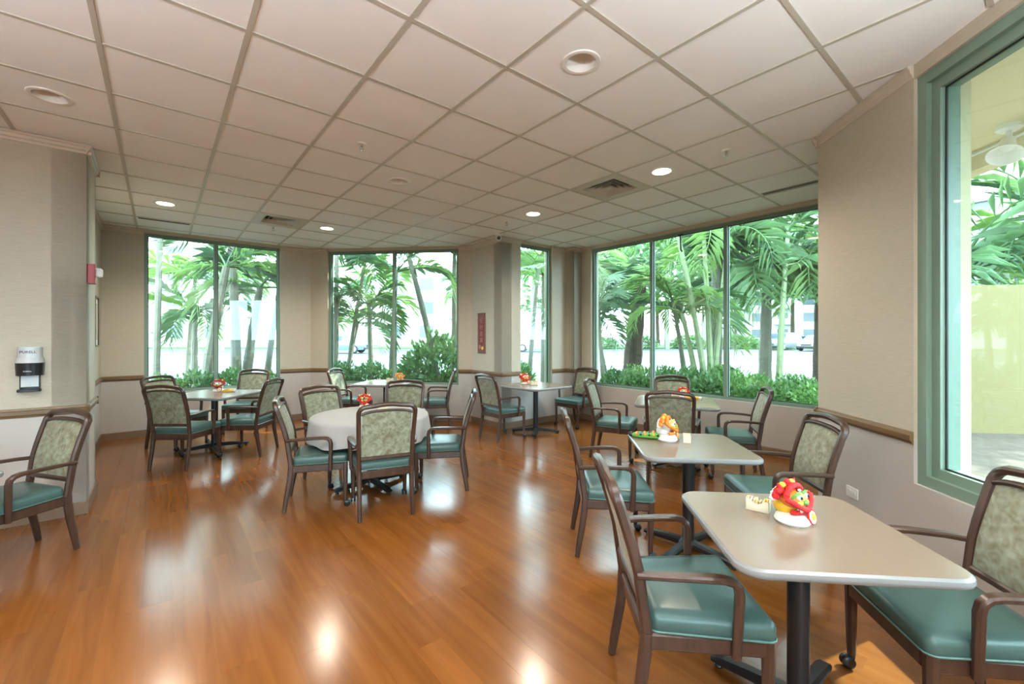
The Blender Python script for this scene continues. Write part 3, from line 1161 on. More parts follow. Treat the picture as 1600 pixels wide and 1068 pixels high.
CH = [
    ('h', -1.106, 3.685, 23.8, 'armchair with its back to the viewer at the round clothed table'),
    ('e', -1.711, 3.839, 290.7, 'armchair on the left side of the round clothed table, seen side on'),
    ('i', -0.699, 4.247, 95.8, 'armchair on the right side of the round clothed table, facing left'),
    ('f', -1.796, 4.440, 235.3, 'armchair on the far left of the round clothed table, facing the viewer'),
    ('g', -1.265, 4.878, 183.6, 'armchair behind the round clothed table, straight across from the near one'),
    ('a', -3.738, 4.951, 358.1, 'nearest armchair at the far left table, its back to the viewer'),
    ('b', -4.442, 5.735, 259.4, 'armchair against the far left wall, mostly hidden behind the nearest one'),
    ('c', -4.105, 6.657, 190.0, 'armchair behind the far left table, facing the viewer before the window'),
    ('d', -3.33, 5.45, 92.0, 'armchair on the right side of the far left table'),
    ('j', -2.64, 7.16, 262.9, 'armchair left of the table under the far middle window'),
    ('k', -1.27, 7.06, 100.0, 'armchair right of the table under the far middle window'),
    ('l', -0.136, 6.256, 310.8, 'armchair left of the table by the narrow window, below the red scroll'),
    ('m', 1.043, 7.120, 133.2, 'armchair in the far right corner, right of the narrow window table'),
    ('n', 1.264, 5.290, 245.8, 'armchair on the left of the table under the wide right window'),
    ('o', 2.102, 5.523, 169.8, 'armchair between the table and the wide right window, facing the viewer'),
    ('p', 1.630, 4.436, 338.6, 'armchair with its back to the viewer before the wide right window table'),
    ('q', 2.325, 4.557, 71.5, 'armchair on the right of the table under the wide right window'),
    ('r', 0.700, 3.036, 266.1, 'armchair left of the second nearest table in the right hand row'),
    ('s', 1.758, 2.903, 82.7, 'armchair right of the second nearest table, against the right wall'),
    ('t', 0.703, 1.757, 267.0, 'armchair in the foreground left of the nearest table'),
    ('u', 1.662, 1.638, 80.1, 'armchair in the right foreground, cut by the picture edge'),
    ('v', -3.252, 2.768, 163.3, 'armchair at the left picture edge before the wall pier'),
]
chair0 = make_chair()
for n, (key, x, y, a, lab) in enumerate(CH):
    o = chair0 if n == 0 else copy_tree(chair0)
    o.location = (x, y, 0)
    o.rotation_euler = (0, 0, math.radians(a))
    tag(o, 'brown wooden ' + lab, 'chair', 'matching brown armchairs with teal seats')

# ------------------------------------------------------------------ tables
TT = .722


def table_base(t, top, r, feet_rot):
    MB().lathe([(.038, .052), (.038, top - .006)], 20).build('pole', M['black'], t)
    MB().lathe([(.06, .045), (.06, .062), (.045, .078), (.038, .085)], 20).build('hub', M['black'], t)
    MB().box(-.13, .13, -.13, .13, top - .008, top).build('mounting_plate', M['black'], t, smooth=False)
    for k in range(4):
        a = feet_rot + k * pi / 2
        d = Vector((math.cos(a), math.sin(a), 0))
        ft = MB().sweep([d * .03 + Vector((0, 0, .058)), d * (r * .5) + Vector((0, 0, .048)), d * (r - .03) + Vector((0, 0, .034)), d * r + Vector((0, 0, .028))],
                        [.062, .060, .058, .05], [.05, .042, .032, .022], (-d.y, d.x, 0)).build('foot', M['black'], t)
        MB().lathe([(.016, .0), (.018, .006), (.010, .02)], 12, d * (r - .025)).build('glide', M['rubber'], ft)


def square_table(x, y, a, half, lab, rc=.075, foot=.33):
    t = thing('dining_table', lab, 'table', (x, y, 0), math.radians(a), 'square pedestal dining tables')
    sq = [(-half, -half), (half, -half), (half, half), (-half, half)]

    def ring(e, z):
        return [Vector((px * (1 - e / half), py * (1 - e / half), z)) for px, py in rounded(sq, rc, 8)]
    top = MB().loft([ring(.016, TT - .0005), ring(.010, TT)], False, True).add(ring(.016, TT - .001), []).build('tabletop', M['lam'], t)
    MB().loft([ring(.04, TT - .034), ring(.010, TT - .034), ring(.003, TT - .028), ring(0, TT - .018), ring(.002, TT - .007), ring(.010, TT - .0002)],
              True, False).build('edge_band', M['lamedge'], t)
    table_base(t, TT - .034, foot, pi / 4)
    return t


square_table(1.105, 1.665, -5.7, .355, 'nearest square grey table in the right foreground with a red lion figure')
square_table(1.195, 2.93, -5.7, .355, 'second nearest square grey table in the right hand row')
square_table(1.87, 4.93, -20, .43, 'square grey table under the wide right window, among four armchairs')
square_table(.36, 6.57, 39.2, .415, 'square grey table pushed to the wall below the narrow window', foot=.36)
square_table(-2.05, 7.0, -5.5, .42, 'square table under the far middle window between two armchairs')
square_table(-3.86, 5.60, -2, .43, 'square table among four armchairs at the far left window', foot=.38)
square_table(-3.17, 2.11, -17, .355, 'square table at the left picture edge, only its corner in view')

# the round table and its cloth
RC = (-1.385, 4.235)
t = thing('round_table', 'round pedestal table under the white cloth', 'table', (*RC, 0), .3)
MB().lathe([(.51, .666), (.53, .672), (.53, .690), (.52, .694), (0, .694)], 40).build('tabletop', M['lam'], t)
table_base(t, .666, .36, .5)
cl = MB()
rings = []
NS = 96
rr = random.Random(3)


def skirt(a, k):
    return (.5 + .5 * math.sin(9 * a + .6 * math.sin(3 * a))) * k


for r_, z_, k in ((.02, .6995, 0), (.25, .6995, 0), (.45, .6995, 0), (.537, .6985, 0), (.549, .690, 0), (.553, .668, .004), (.555, .628, .014), (.557, .578, .024), (.559, .533, .032), (.560, .493, .038)):
    ring = []
    for q in range(NS):
        a = q * 2 * pi / NS
        s = skirt(a, k)
        rad = r_ + s - .4 * k
        zz = z_ + (.016 * math.sin(4 * a + .5) if k > .035 else .01 * math.sin(4 * a + .5) * (k / .038))
        ring.append(Vector((rad * math.cos(a), rad * math.sin(a), zz)))
    rings.append(ring)
inner = [[Vector((p.x * .992, p.y * .992, p.z - .001)) for p in r] for r in reversed(rings[4:])]
cl.loft(rings + inner, True, False)
c = cl.build('tablecloth', M['cloth'], angle=70)
c.location = (*RC, 0)
tag(c, 'plain white cloth draped over the round table', 'tablecloth')


# ------------------------------------------------------------------ centrepieces
def fuzzy(mb, pts, r, seed, n=9):
    q = random.Random(seed)
    P = []
    for i in range(len(pts) - 1):
        a, b = Vector(pts[i]), Vector(pts[i + 1])
        for k in range(4):
            P.append(a.lerp(b, k / 4))
    P.append(Vector(pts[-1]))
    rad = [r * (.82 + .36 * q.random()) * (.6 if i in (0, len(P) - 1) else 1) for i in range(len(P))]
    mb.tube(P, rad, n)


def lion(x, y, z, rz, k, lab, face='yellow', fur='red', brow='green', base='white', tail=False):
    t = thing('lion_figure', lab, 'ornament', (x, y, z), math.radians(rz), 'lion dance table ornaments')
    t.scale = (k, k, k)
    MB().lathe([(.046, 0), (.050, .006), (.046, .018), (.036, .028), (.02, .032)], 24, (.012, 0, 0)).build('plinth', M[base], t)
    MB().ball((-.008, 0, .045), (.034, .034, .026), 16, 10).build('body', M['yellow' if face == 'orange' else face], t)
    MB().ball((.014, 0, .074), (.036, .042, .028), 18, 12).build('head', M[face], t)
    mb = MB()
    fuzzy(mb, [(-.006 + .040 * math.cos(a) * .2, .050 * math.cos(a), .072 + .036 * math.sin(a)) for a in [pi * q / 9 for q in range(10)]], .0125, 1)
    fuzzy(mb, [(.016, .047 * math.cos(a), .080 + .034 * math.sin(a)) for a in [pi * q / 9 for q in range(10)]], .0085, 6)
    mb.build('mane', M[fur], t)
    mb = MB()
    fuzzy(mb, [(.022 + .032 * math.sin(a), .064 * math.cos(a), .050 + .034 * abs(math.cos(a)) ** 1.5) for a in [pi * q / 8 for q in range(9)]], .0085, 2)
    mb.build('upper_lip', M[fur], t)
    mb = MB()
    fuzzy(mb, [(.022 + .022 * math.sin(a), .034 * math.cos(a), .040) for a in [pi * q / 8 for q in range(9)]], .007, 3)
    mb.build('lower_lip', M[fur], t)
    for s in (-1, 1):
        e = MB().ball((.040, s * .019, .086), .0095, 12, 8).build('eye', M['white'], t)
        MB().ball((.047, s * .020, .087), .0052, 10, 6).build('pupil', M['rubber'], e)
        mb = MB()
        fuzzy(mb, [(.040 - .010 * (1 - math.cos(a)) , s * (.021 + .015 * math.sin(a)), .086 + .014 * math.cos(a)) for a in [-2.6, -1.6, -.8, 0, .8, 1.6, 2.6]], .0042, 4 + s)
        mb.build('brow', M[brow], t)
        mb = MB()
        mb.lathe([(.013, 0), (.010, .010), (.002, .028)], 10, (-.006, s * .036, .098), m=Matrix.Rotation(s * -.5, 4, 'X'))
        mb.build('ear', M[fur if base == 'white' else 'white'], t)
    MB().ball((.030, 0, .101), .008, 10, 6).build('forehead_mirror', M['steel'], t)
    for q in range(5):
        a = pi * (q + 1) / 6
        MB().ball((-.004, .056 * math.cos(a), .078 + .042 * math.sin(a)), .010, 10, 6).build('pompom', M['yellow' if q % 2 else fur], t)
    mb = MB()
    fuzzy(mb, [(-.022, .052 * math.cos(a), .066 + .030 * math.sin(a)) for a in [pi * q / 9 for q in range(10)]], .010, 12)
    mb.build('white_ruff', M['white'], t)
    for s in (-1, 1):
        MB().ball((.041, s * .016, .069), (.010, .014, .009), 12, 8).build('cheek', M['yellow'], t)
    MB().ball((.050, 0, .071), (.008, .012, .008), 12, 8).build('nose', M['green'], t)
    for q in range(5):
        MB().box(.044, .049, -.022 + q * .009, -.015 + q * .009, .043, .050).build('tooth', M['white'], t)
    b = MB().lathe([(.020, 0), (.020, .003), (.012, .005), (0, .005)], 16, (.055, .026, .024), m=Matrix.Rotation(1.25, 4, 'Y')).build('bib', M['white'], t)
    MB().lathe([(.011, .004), (.010, .007), (0, .008)], 14, (.056, .026, .024), m=Matrix.Rotation(1.25, 4, 'Y')).build('bib_centre', M['yellow'], b)
    mb = MB()
    fuzzy(mb, [(.055 + .02 * math.cos(a) * .3, .026 + .021 * math.sin(a), .024 - .02 * math.cos(a)) for a in [2 * pi * q / 8 for q in range(9)]], .004, 9)
    mb.build('bib_trim', M[fur], b)
    if tail:
        MB().sweep([(-.02, 0, .018), (-.07, .004, .016), (-.125, 0, .013), (-.16, -.008, .012)], [.06, .07, .06, .03], [.03, .026, .022, .016], (0, 1, 0)).build('tail_cloth', M['green'], t)
        for q in range(6):
            MB().sweep([(-.028 - .021 * q, -.033, .02), (-.034 - .021 * q, 0, .040 - .003 * q), (-.028 - .021 * q, .033, .02)], .011, .006, (1, 0, 0)).build(
                'stripe', M[('rubber', 'orange')[q % 2]], t)
        MB().ball((-.165, -.008, .014), .014, 10, 8).build('tail_tip', M['rubber'], t)
    return t


def caddy(x, y, z, rz, lab, k=1.0):
    t = thing('sugar_caddy', lab, 'caddy', (x, y, z), math.radians(rz), 'cream packet caddies')
    t.scale = (k, k, k)
    w, d, h, th = .056, .030, .060, .004
    o = MB()
    o.box(-w, w, -d, d, 0, th)
    o.box(-w, -w + th, -d, d, th, h)
    o.box(w - th, w, -d, d, th, h)
    for s in (-1, 1):
        prof = [(-w, 0), (w, 0), (w, h), (.03, h), (.022, h - .012), (.010, h - .019), (-.010, h - .019), (-.022, h - .012), (-.03, h), (-w, h)]
        y0 = s * d - (th if s > 0 else 0)
        o.loft([[Vector((px, y0, pz)) for px, pz in prof], [Vector((px, y0 + th, pz)) for px, pz in prof]])
    o.build('holder', M['cream'], t, smooth=False)
    q = random.Random(int(x * 100))
    for i in range(9):
        xx = -.044 + .011 * i
        MB().box(-.0025, .0025, -d + .006, d - .006, .006, .050 + .014 * q.random(), Matrix.Translation((xx, 0, 0)) @ Matrix.Rotation(q.uniform(-.12, .12), 4, 'Y')).build(
            'packet', M[('packet', 'white', 'packet', 'yellow')[q.randrange(4) if i else 0]], t, smooth=False)
    return t


def shaker(x, y, z, lab, top='steel'):
    t = thing('salt_shaker', lab, 'shaker', (x, y, z), 0, 'glass table shakers')
    MB().lathe([(.018, 0), (.019, .004), (.016, .03), (.017, .05), (.014, .056)], 14).build('jar', M['clear'], t)
    MB().lathe([(.012, .004), (.013, .03)], 12).build('contents', M['white'], t)
    MB().lathe([(.016, .054), (.017, .060), (.015, .070), (.006, .076), (0, .077)], 14).build('cap', M[top], t)


lion(1.098, 1.715, TT, -58, 1.26, 'red and yellow lion head figure on the nearest table', 'orange', 'red', 'green')
caddy(1.035, 1.815, TT, -38, 'cream caddy of packets beside the red lion on the nearest table', .78)
shaker(1.175, 1.80, TT, 'glass shaker tucked behind the red lion figure')
lion(1.085, 3.06, TT, -28, 1.42, 'white headed dragon figure with striped tail on the second table', 'white', 'orange', 'yellow', 'white', tail=True)
shaker(1.165, 3.10, TT, 'glass shaker beside the striped tail dragon')
caddy(1.22, 3.01, TT, 70, 'cream caddy of packets on the second nearest table', .82)
lion(2.07, 5.22, TT, -100, 1.0, 'small white and red lion figure under the wide right window', 'white', 'red', 'yellow', 'white')
lion(.19, 6.72, TT, -60, 1.35, 'dark red lion figure on the narrow window table', 'orange', 'red', 'white', 'cream')
caddy(.335, 6.62, TT, 20, 'cream caddy of packets on the narrow window table', 1.0)
lion(-1.86, 7.12, TT, -50, 1.15, 'orange lion figure on the far middle window table', 'orange', 'orange', 'green', 'white')
caddy(-2.0, 7.08, TT, 5, 'cream caddy of packets on the far middle window table')
lion(-1.58, 4.62, .700, -75, 1.15, 'deep red lion figure on the white round tablecloth', 'darkred', 'red', 'yellow', 'cream')
caddy(-1.34, 4.50, .700, 15, 'cream caddy of packets on the white round tablecloth')
lion(-3.95, 5.82, TT, -80, 1.3, 'white lion figure with red mouth on the far left table', 'white', 'darkred', 'pink', 'white')


def toy(x, y, rz, lab):
    t = thing('paper_dragon', lab, 'ornament', (x, y, TT), math.radians(rz), 'yellow paper table ornaments')
    mb = MB()
    mb.sweep([(-.075, 0, .012), (-.03, .012, .018), (.02, -.008, .018), (.065, 0, .014)], [.02, .04, .042, .03], [.02, .03, .032, .024], (0, 1, 0))
    mb.build('body', M['yellow'], t)
    MB().sweep([(-.03, .0, .034), (.015, .0, .036)], .018, .006, (0, 1, 0)).build('back_strip', M['red'], t)
    MB().ball((.075, 0, .018), (.02, .018, .016), 12, 8).build('head', M['white'], t)
    MB().ball((.09, 0, .018), .007, 8, 6).build('nose', M['rubber'], t)


toy(-3.79, 5.76, 10, 'small yellow paper dragon beside the white lion at far left')
toy(2.135, 5.08, -30, 'small yellow ornament on the wide right window table')
caddy(1.99, 5.25, TT, 10, 'cream caddy of packets on the wide right window table', .8)
# ------------------------------------------------------------------ outside: ground
GZ = 0.20
ORD = ['leftmost', 'second from the left', 'third from the left', 'fourth from the left', 'fifth from the left', 'sixth from the left', 'seventh from the left', 'eighth from the left',
       'ninth from the left', 'tenth from the left', 'eleventh from the left', 'twelfth from the left', 'thirteenth from the left', 'fourteenth from the left', 'rightmost']


def ring_ground(name, inner, outer, z, material, label=None):
    bm = bmesh.new()
    for poly in (inner, outer):
        vs_ = [bm.verts.new((p[0], p[1], z)) for p in poly]
        for i in range(len(vs_)):
            bm.edges.new((vs_[i - 1], vs_[i]))
    bmesh.ops.triangle_fill(bm, use_beauty=True, use_dissolve=False, edges=bm.edges[:])
    bmesh.ops.recalc_face_normals(bm, faces=bm.faces)
    for f in bm.faces:
        if f.normal.z < 0:
            f.normal_flip()
    me = bpy.data.meshes.new(name)
    bm.to_mesh(me)
    bm.free()
    me.materials.append(material)
    o = link(name, me)
    return tag(o, kind='structure')


house = offset_poly(ROOM, 0.19)
bed = [W(u, v).to_2d() for u, v in [(-9, -8), (-9, 11.6), (4.4, 11.6), (9.6, 8.2), (9.9, 4.0), (12.5, -2.0), (11, -8)]]
far = [Vector(p) for p in [(-260, -160), (-260, 260), (260, 260), (260, -160)]]
ring_ground('garden_bed', house, bed, GZ, M['mulch'])
ring_ground('road', bed, far, GZ + .02, M['road'])
kerb = MB()
kb = bed + [bed[0]]
for i in range(1, 6):
    a, b = kb[i], kb[i + 1]
    d = (b - a).normalized()
    n = Vector((-d.y, d.x))
    kerb.prism([a, b, b + n * .15, a + n * .15], GZ - .05, GZ + .12)
tag(kerb.build('kerb', M['concrete'], smooth=False), kind='structure')


def stripe(x0, y0, x1, y1, w=.12):
    a, b = Vector((x0, y0)), Vector((x1, y1))
    d = (b - a).normalized()
    n = Vector((-d.y, d.x)) * w
    tag(MB().prism([a - n, b - n, b + n, a + n], GZ + .018, GZ + .026).build('road_marking', M['paint'], smooth=False), kind='structure')


stripe(2, 17.5, 40, 12.5)
stripe(2, 19.5, 60, 24)
stripe(-40, 22, 4, 26)
lawn = MB().prism([(-120, 47), (-120, 70), (150, 70), (150, 47)], GZ, GZ + .12)
tag(lawn.build('lawn', M['lawn'], smooth=False), kind='structure')

# soffit over the near right window, with its beam, floodlight and the garden wall
L, m = frame_of(12)
tag(MB().prism([(.13, .2), (5.4, .2), (5.4, 1.65), (-1.32, 1.65)], 3.02, 3.12, m).build('ceiling_outdoor', M['stucco'], smooth=False), kind='structure')
tag(MB().box(-1.1, 5.4, 1.50, 1.65, 2.88, 3.02, m).build('trim_3', M['stucco'], smooth=False), kind='structure')
tag(MB().tube([m @ Vector((-1.0, 1.44, 2.99)), m @ Vector((5.3, 1.44, 2.99))], .012, 8).build('conduit', M['silver']),
    'thin conduit pipe running under the outdoor soffit', 'pipe')
tag(MB().box(.86, .935, .152, .29, .60, 2.95, m).build('trim_4', M['stucco'], smooth=False), kind='structure')
fp = m @ Vector((.10, 1.27, 3.02))
t = thing('floodlight', 'white outdoor floodlight hanging under the soffit beyond the right window', 'floodlight', fp)
MB().lathe([(.07, 0), (.07, -.03), (.05, -.045)], 20).build('canopy', M['white'], t)
MB().tube([(0, 0, -.04), (-.01, -.01, -.09), (-.03, -.02, -.12)], .018, 10).build('knuckle', M['white'], t)
q = Vector((.45, .25, .86)).to_track_quat('Z', 'Y').to_matrix().to_4x4()
MB().lathe([(.0, .02), (.040, .015), (.045, -.03), (.055, -.07), (.095, -.13), (.10, -.135), (.088, -.13), (.04, -.06), (0, -.05)], 24, (-.03, -.02, -.13), m=q).build('shade', M['white'], t)

gw = MB()
gw.prism([(5.15, 5.95), (10.5, 5.2), (10.5, 5.02), (5.15, 5.77)], GZ, 2.13)
tag(gw.build('garden_wall', M['yellowwall'], smooth=False), 'pale yellow stucco garden wall beyond the near right window', 'wall')

# ------------------------------------------------------------------ palms
def frond_mesh(name, seed, n=15, droop=.9, lmax=.36, wid=.0065, material=None):
    q = random.Random(seed)
    mb = MB()
    pts = []
    ang = .35
    p = Vector((0, 0, 0))
    N = 14
    for i in range(N + 1):
        pts.append(p.copy())
        ang -= droop * 1.75 / N * (.35 + 1.3 * i / N)
        p = p + Vector((math.cos(ang), 0, math.sin(ang))) / N
    mb.tube(pts, [.013 * (1 - .85 * i / N) for i in range(N + 1)], 4)
    for k in range(n):
        t = .16 + .82 * k / (n - 1)
        f = t * N
        i = min(int(f), N - 1)
        c = pts[i].lerp(pts[i + 1], f - i)
        tg = (pts[i + 1] - pts[i]).normalized()
        up = Vector((-tg.z, 0, tg.x))
        ln = lmax * (math.sin(pi * min(1, .12 + .86 * t)) ** .55) * q.uniform(.85, 1.1)
        for s in (-1, 1):
            d = (Vector((0, s, 0)) * .80 + tg * (.4 + .5 * t + q.uniform(-.15, .2)) + up * q.uniform(.05, .55)).normalized()
            mid = c + d * ln * .5 + Vector((0, 0, -.01))
            tip = c + d * ln * .96 + Vector((0, 0, -ln * q.uniform(.22, .5)))
            wv = tg.cross(d).cross(d).normalized() * wid
            mb.add([c, mid + wv, tip, mid - wv], [(0, 1, 2), (0, 2, 3)])
    return mb.mesh(name, material, smooth=False)


FD = [frond_mesh('frond', s, material=M['frond'], droop=d) for s, d in ((1, .8), (2, 1.05), (3, 1.3), (4, .6))]
FL = [frond_mesh('frond', s, material=M['frondl'], droop=d) for s, d in ((5, .8), (6, 1.1), (7, 1.35))]


def inside(p, poly):
    c = False
    n = len(poly)
    for i in range(n):
        a, b = poly[i - 1], poly[i]
        if (a.y > p.y) != (b.y > p.y) and p.x < a.x + (p.y - a.y) / (b.y - a.y) * (b.x - a.x):
            c = not c
    return c


keep = offset_poly(ROOM, .32)


def palm(x, y, stems, lab, group, size=1.5, nf=9, pale=False, tr=.05, bark='trunk', seed=0, flop=0.0, cat='palm tree'):
    """stems: list of (dx, dy at the base, lean x, lean y, height)"""
    q = random.Random(seed * 7 + 11)
    t = thing('palm_tree', lab, cat, (x, y, GZ), 0, group)
    for (bx, by, lx, ly, h) in stems:
        pts, rad = [], []
        for i in range(9):
            f = i / 8
            pts.append(Vector((bx + lx * f ** 1.3, by + ly * f ** 1.3, h * f - .03)))
            rad.append(tr * (1.15 - .45 * f) * (1 + (.10 if i % 2 else 0)))
        MB().tube(pts, rad, 9).build('trunk', M[bark], t)
        top = pts[-1]
        a0 = q.random() * 6.28
        for k in range(nf):
            me = q.choice(FL if (pale or q.random() < .25) else FD)
            o = link('frond', me, t)
            o.location = top
            el = q.uniform(-.25, .95) - flop
            az = a0 + k * 2.4 + q.uniform(-.25, .25)
            sc = size * q.uniform(.8, 1.15)
            for tries in range(14):
                tips = [Vector((x + top.x + math.cos(az + w_) * sc * f, y + top.y + math.sin(az + w_) * sc * f)) for f in (.4, .7, 1.0) for w_ in (-.25, 0, .25)]
                if not any(inside(p, keep) for p in tips):
                    break
                az += .55
                if tries > 8:
                    sc *= .85
            o.rotation_euler = (q.uniform(-.3, .3), -el, az)
            o.scale = (sc, sc, sc)
    return t


G1, G2, G3, G4, G5 = ('palms outside the far left window', 'palms outside the far middle window', 'palms outside the narrow window',
                      'palms outside the wide right window', 'palms beyond the garden wall')
palm(-6.65, 8.05, [(0, 0, .1, 0, 3.6)], 'straight slim palm at the left edge of the far left window', G1, 1.5, 8, seed=1, tr=.055)
palm(-6.45, 8.75, [(0, 0, -.05, .1, 1.75)], 'short palm with a low crown in the far left window', G1, 1.3, 9, seed=2, tr=.06)
palm(-5.72, 8.0, [(0, 0, .35, .1, 2.6)], 'leaning thick palm left of the far left mullion', G1, 1.4, 9, seed=3, tr=.085)
palm(-5.45, 8.55, [(0, 0, -.12, 0, 3.5), (.05, .15, .2, .2, 2.3)], 'tall double stemmed palm right of the far left mullion', G1, 1.6, 8, seed=4, tr=.085)
palm(-5.15, 9.0, [(0, 0, .45, .1, 3.4)], 'slanting palm at the right edge of the far left window', G1, 1.5, 8, seed=5, tr=.055)
palm(-7.4, 9.8, [(0, 0, .2, 0, 2.6), (.3, .2, .5, .2, 2.9)], 'pale leafy palm clump behind the far left window palms', G1, 1.7, 8, pale=True, seed=6)
palm(-3.68, 9.0, [(0, 0, .03, 0, 3.5)], 'straight palm at the left edge of the far middle window', G2, 1.4, 8, seed=7, tr=.05)
palm(-3.60, 9.35, [(0, 0, .42, 0, 2.9), (-.1, .2, .25, .1, 1.6)], 'slender slanting palm pair in the far middle window', G2, 1.4, 8, seed=8, tr=.045)
palm(-2.93, 9.0, [(0, 0, -.05, 0, 1.95)], 'short straight palm left of the far middle mullion', G2, 1.1, 9, seed=9, tr=.055)
palm(-2.45, 8.7, [(0, 0, .12, 0, 2.6)], 'slim palm hugging the far middle mullion', G2, 1.4, 7, seed=10, tr=.05)
palm(-1.42, 8.55, [(0, 0, -.72, 0, 3.2)], 'bare trunk palm leaning left in the far middle window', G2, 1.4, 7, seed=11, tr=.06)
palm(-1.2, 9.0, [(0, 0, .0, 0, 3.0)], 'upright palm at the right edge of the far middle window', G2, 1.4, 9, seed=12, tr=.06)
palm(.34, 9.0, [(0, 0, .25, .1, 3.0)], 'slanting palm in the narrow window', G3, 1.3, 8, pale=True, seed=13, tr=.045)
palm(.72, 9.9, [(0, 0, .0, 0, 2.7)], 'bright green palm behind the narrow window', G3, 1.6, 10, pale=True, seed=14, tr=.06)
palm(1.94, 9.1, [(0, 0, -.15, 0, 2.0), (.12, .1, -.3, .1, 1.7)], 'thin twin palm at the left of the wide right window', G4, 1.2, 8, seed=15, tr=.045)
palm(2.75, 10.0, [(0, 0, .22, 0, 2.45)], 'stout palm with a shaggy dark trunk in the wide right window', G4, 1.7, 15, seed=16, tr=.20, bark='bark', flop=.1)
palm(3.45, 8.5, [(0, 0, -.28, 0, 2.0)], 'thin arching palm left of the stem clump', G4, 1.3, 9, pale=True, seed=17, tr=.045)
palm(3.62, 8.0, [(0, 0, -.55, .1, 3.4), (.08, .0, -.1, .1, 3.2), (.16, .1, .4, .2, 3.3), (-.1, .1, -.25, .2, 1.75)], 'clump of pale green stems in the wide right window', G4, 1.5, 6, seed=18, tr=.05, bark='trunkg')
palm(4.35, 9.3, [(0, 0, .1, 0, 3.1)], 'thick straight palm behind the stem clump', G4, 1.9, 10, seed=19, tr=.14)
palm(5.45, 9.3, [(0, 0, .05, 0, 2.55)], 'big dark palm right of the second mullion', G4, 2.0, 14, seed=20, tr=.12, flop=.15)
palm(5.95, 8.35, [(0, 0, .05, 0, 2.4)], 'dark trunk palm at the right edge of the wide right window', G4, 1.8, 14, seed=21, tr=.11, bark='bark', flop=.1)
palm(4.75, 7.7, [(0, 0, .3, .2, 3.2)], 'leaning pale stem palm before the third pane', G4, 1.6, 7, seed=22, tr=.05, bark='trunkg')
palm(4.15, 7.35, [(0, 0, .05, 0, .12)], 'low arching young palm among the hedge', G4, 1.0, 6, seed=23, tr=.04)
palm(7.4, 7.2, [(0, 0, .0, 0, 2.3)], 'big palm behind the left of the garden wall', G5, 2.0, 14, seed=24, tr=.12)
palm(8.9, 7.0, [(0, 0, .0, 0, 2.8)], 'big palm behind the right of the garden wall', G5, 2.1, 14, seed=25, tr=.12)
palm(6.3, 8.8, [(0, 0, .0, 0, 2.9)], 'pale palm farther back behind the garden wall', G5, 2.0, 12, pale=True, seed=26, tr=.12)
q = random.Random(77)
for n, (x, y, h) in enumerate([(-27, 40, 6), (-14, 42, 6.5), (-4, 43, 6), (2, 44, 8.5), (9, 45, 9), (13, 44, 7), (16.5, 46, 10), (20, 45, 8), (24, 47, 9.5), (30, 48, 9), (35, 49, 10), (41, 48, 9)]):
    palm(x, y, [(0, 0, q.uniform(-.5, .5), 0, h)], 'tall slender palm across the street, ' + ORD[n], 'palms across the street', 3.6, 13, seed=40 + n, tr=.24)


# ------------------------------------------------------------------ shrubs
def leafy(name, seed, n, material, core=True, lw=.028, ll=.085):
    q = random.Random(seed)
    mb = MB()
    for k in range(n):
        while True:
            p = Vector((q.uniform(-1, 1), q.uniform(-1, 1), q.uniform(-.55, 1)))
            if .55 < p.length < 1.0:
                break
        p *= .9 + .2 * noise.noise(p * 2.3 + Vector((seed, 0, 0)))
        d = (p.normalized() + Vector((q.uniform(-.9, .9), q.uniform(-.9, .9), q.uniform(-.5, .9)))).normalized()
        s = d.cross(Vector((q.uniform(-1, 1), q.uniform(-1, 1), q.uniform(-1, 1)))).normalized()
        a = ll * q.uniform(.7, 1.3)
        w = lw * q.uniform(.7, 1.3)
        mb.add([p, p + d * a * .5 + s * w, p + d * a, p + d * a * .5 - s * w], [(0, 1, 2), (0, 2, 3)])
    return mb.mesh(name, material, smooth=False)


SH = [leafy('foliage', s, 1500, M['leaf'], lw=.05, ll=.17) for s in (1, 2, 3)]
q = random.Random(4)


def shrub(x, y, rx, rz, lab, group):
    t = thing('hedge_shrub', lab, 'shrub', (x, y, GZ), q.random() * 6, group)
    f = link('foliage', q.choice(SH), t)
    f.scale = (rx, rx, rz)
    f.location = (0, 0, rz * .5)
    st = MB()
    for k in range(4):
        a = k * 1.6 + q.random()
        st.tube([(0.02 * math.cos(a), .02 * math.sin(a), -.02), (rx * .3 * math.cos(a), rx * .3 * math.sin(a), rz * .5), (rx * .6 * math.cos(a), rx * .6 * math.sin(a), rz)], [.012, .009, .005], 5)
    st.build('stems', M['bark'], t)


for k in range(8):
    p = W(6.98 + q.uniform(-.08, .12), 5.3 - k * .47)
    shrub(p.x, p.y, q.uniform(.34, .42), q.uniform(.40, .50), 'leafy hedge shrub outside the wide right window, ' + ORD[k], 'hedge outside the wide right window')
for k in range(7):
    p = W(7.75 + q.uniform(-.1, .15), 5.3 - k * .58)
    shrub(p.x, p.y, q.uniform(.40, .46), q.uniform(.42, .54), 'back row shrub of the wide right window hedge, ' + ORD[k], 'back row of the wide window hedge')
for k in range(7):
    f = k / 6
    p = W(2.4, 8.3 + 1.15).lerp(W(4.165 + .9, 6.2 + .75), f)
    shrub(p.x, p.y, q.uniform(.38, .46), q.uniform(.42, .52), 'leafy hedge shrub outside the far middle window, ' + ORD[k], 'hedge outside the far middle window')
p = W(4.3, 7.6)
shrub(p.x, p.y, .75, .92, 'tall dense shrub outside the right pane of the far middle window', 'tall garden shrubs')
for k in range(6):
    p = W(-.5 + k * .52, 9.45 + q.uniform(-.1, .1))
    shrub(p.x, p.y, q.uniform(.36, .44), q.uniform(.36, .46), 'leafy hedge shrub outside the far left window, ' + ORD[k], 'hedge outside the far left window')
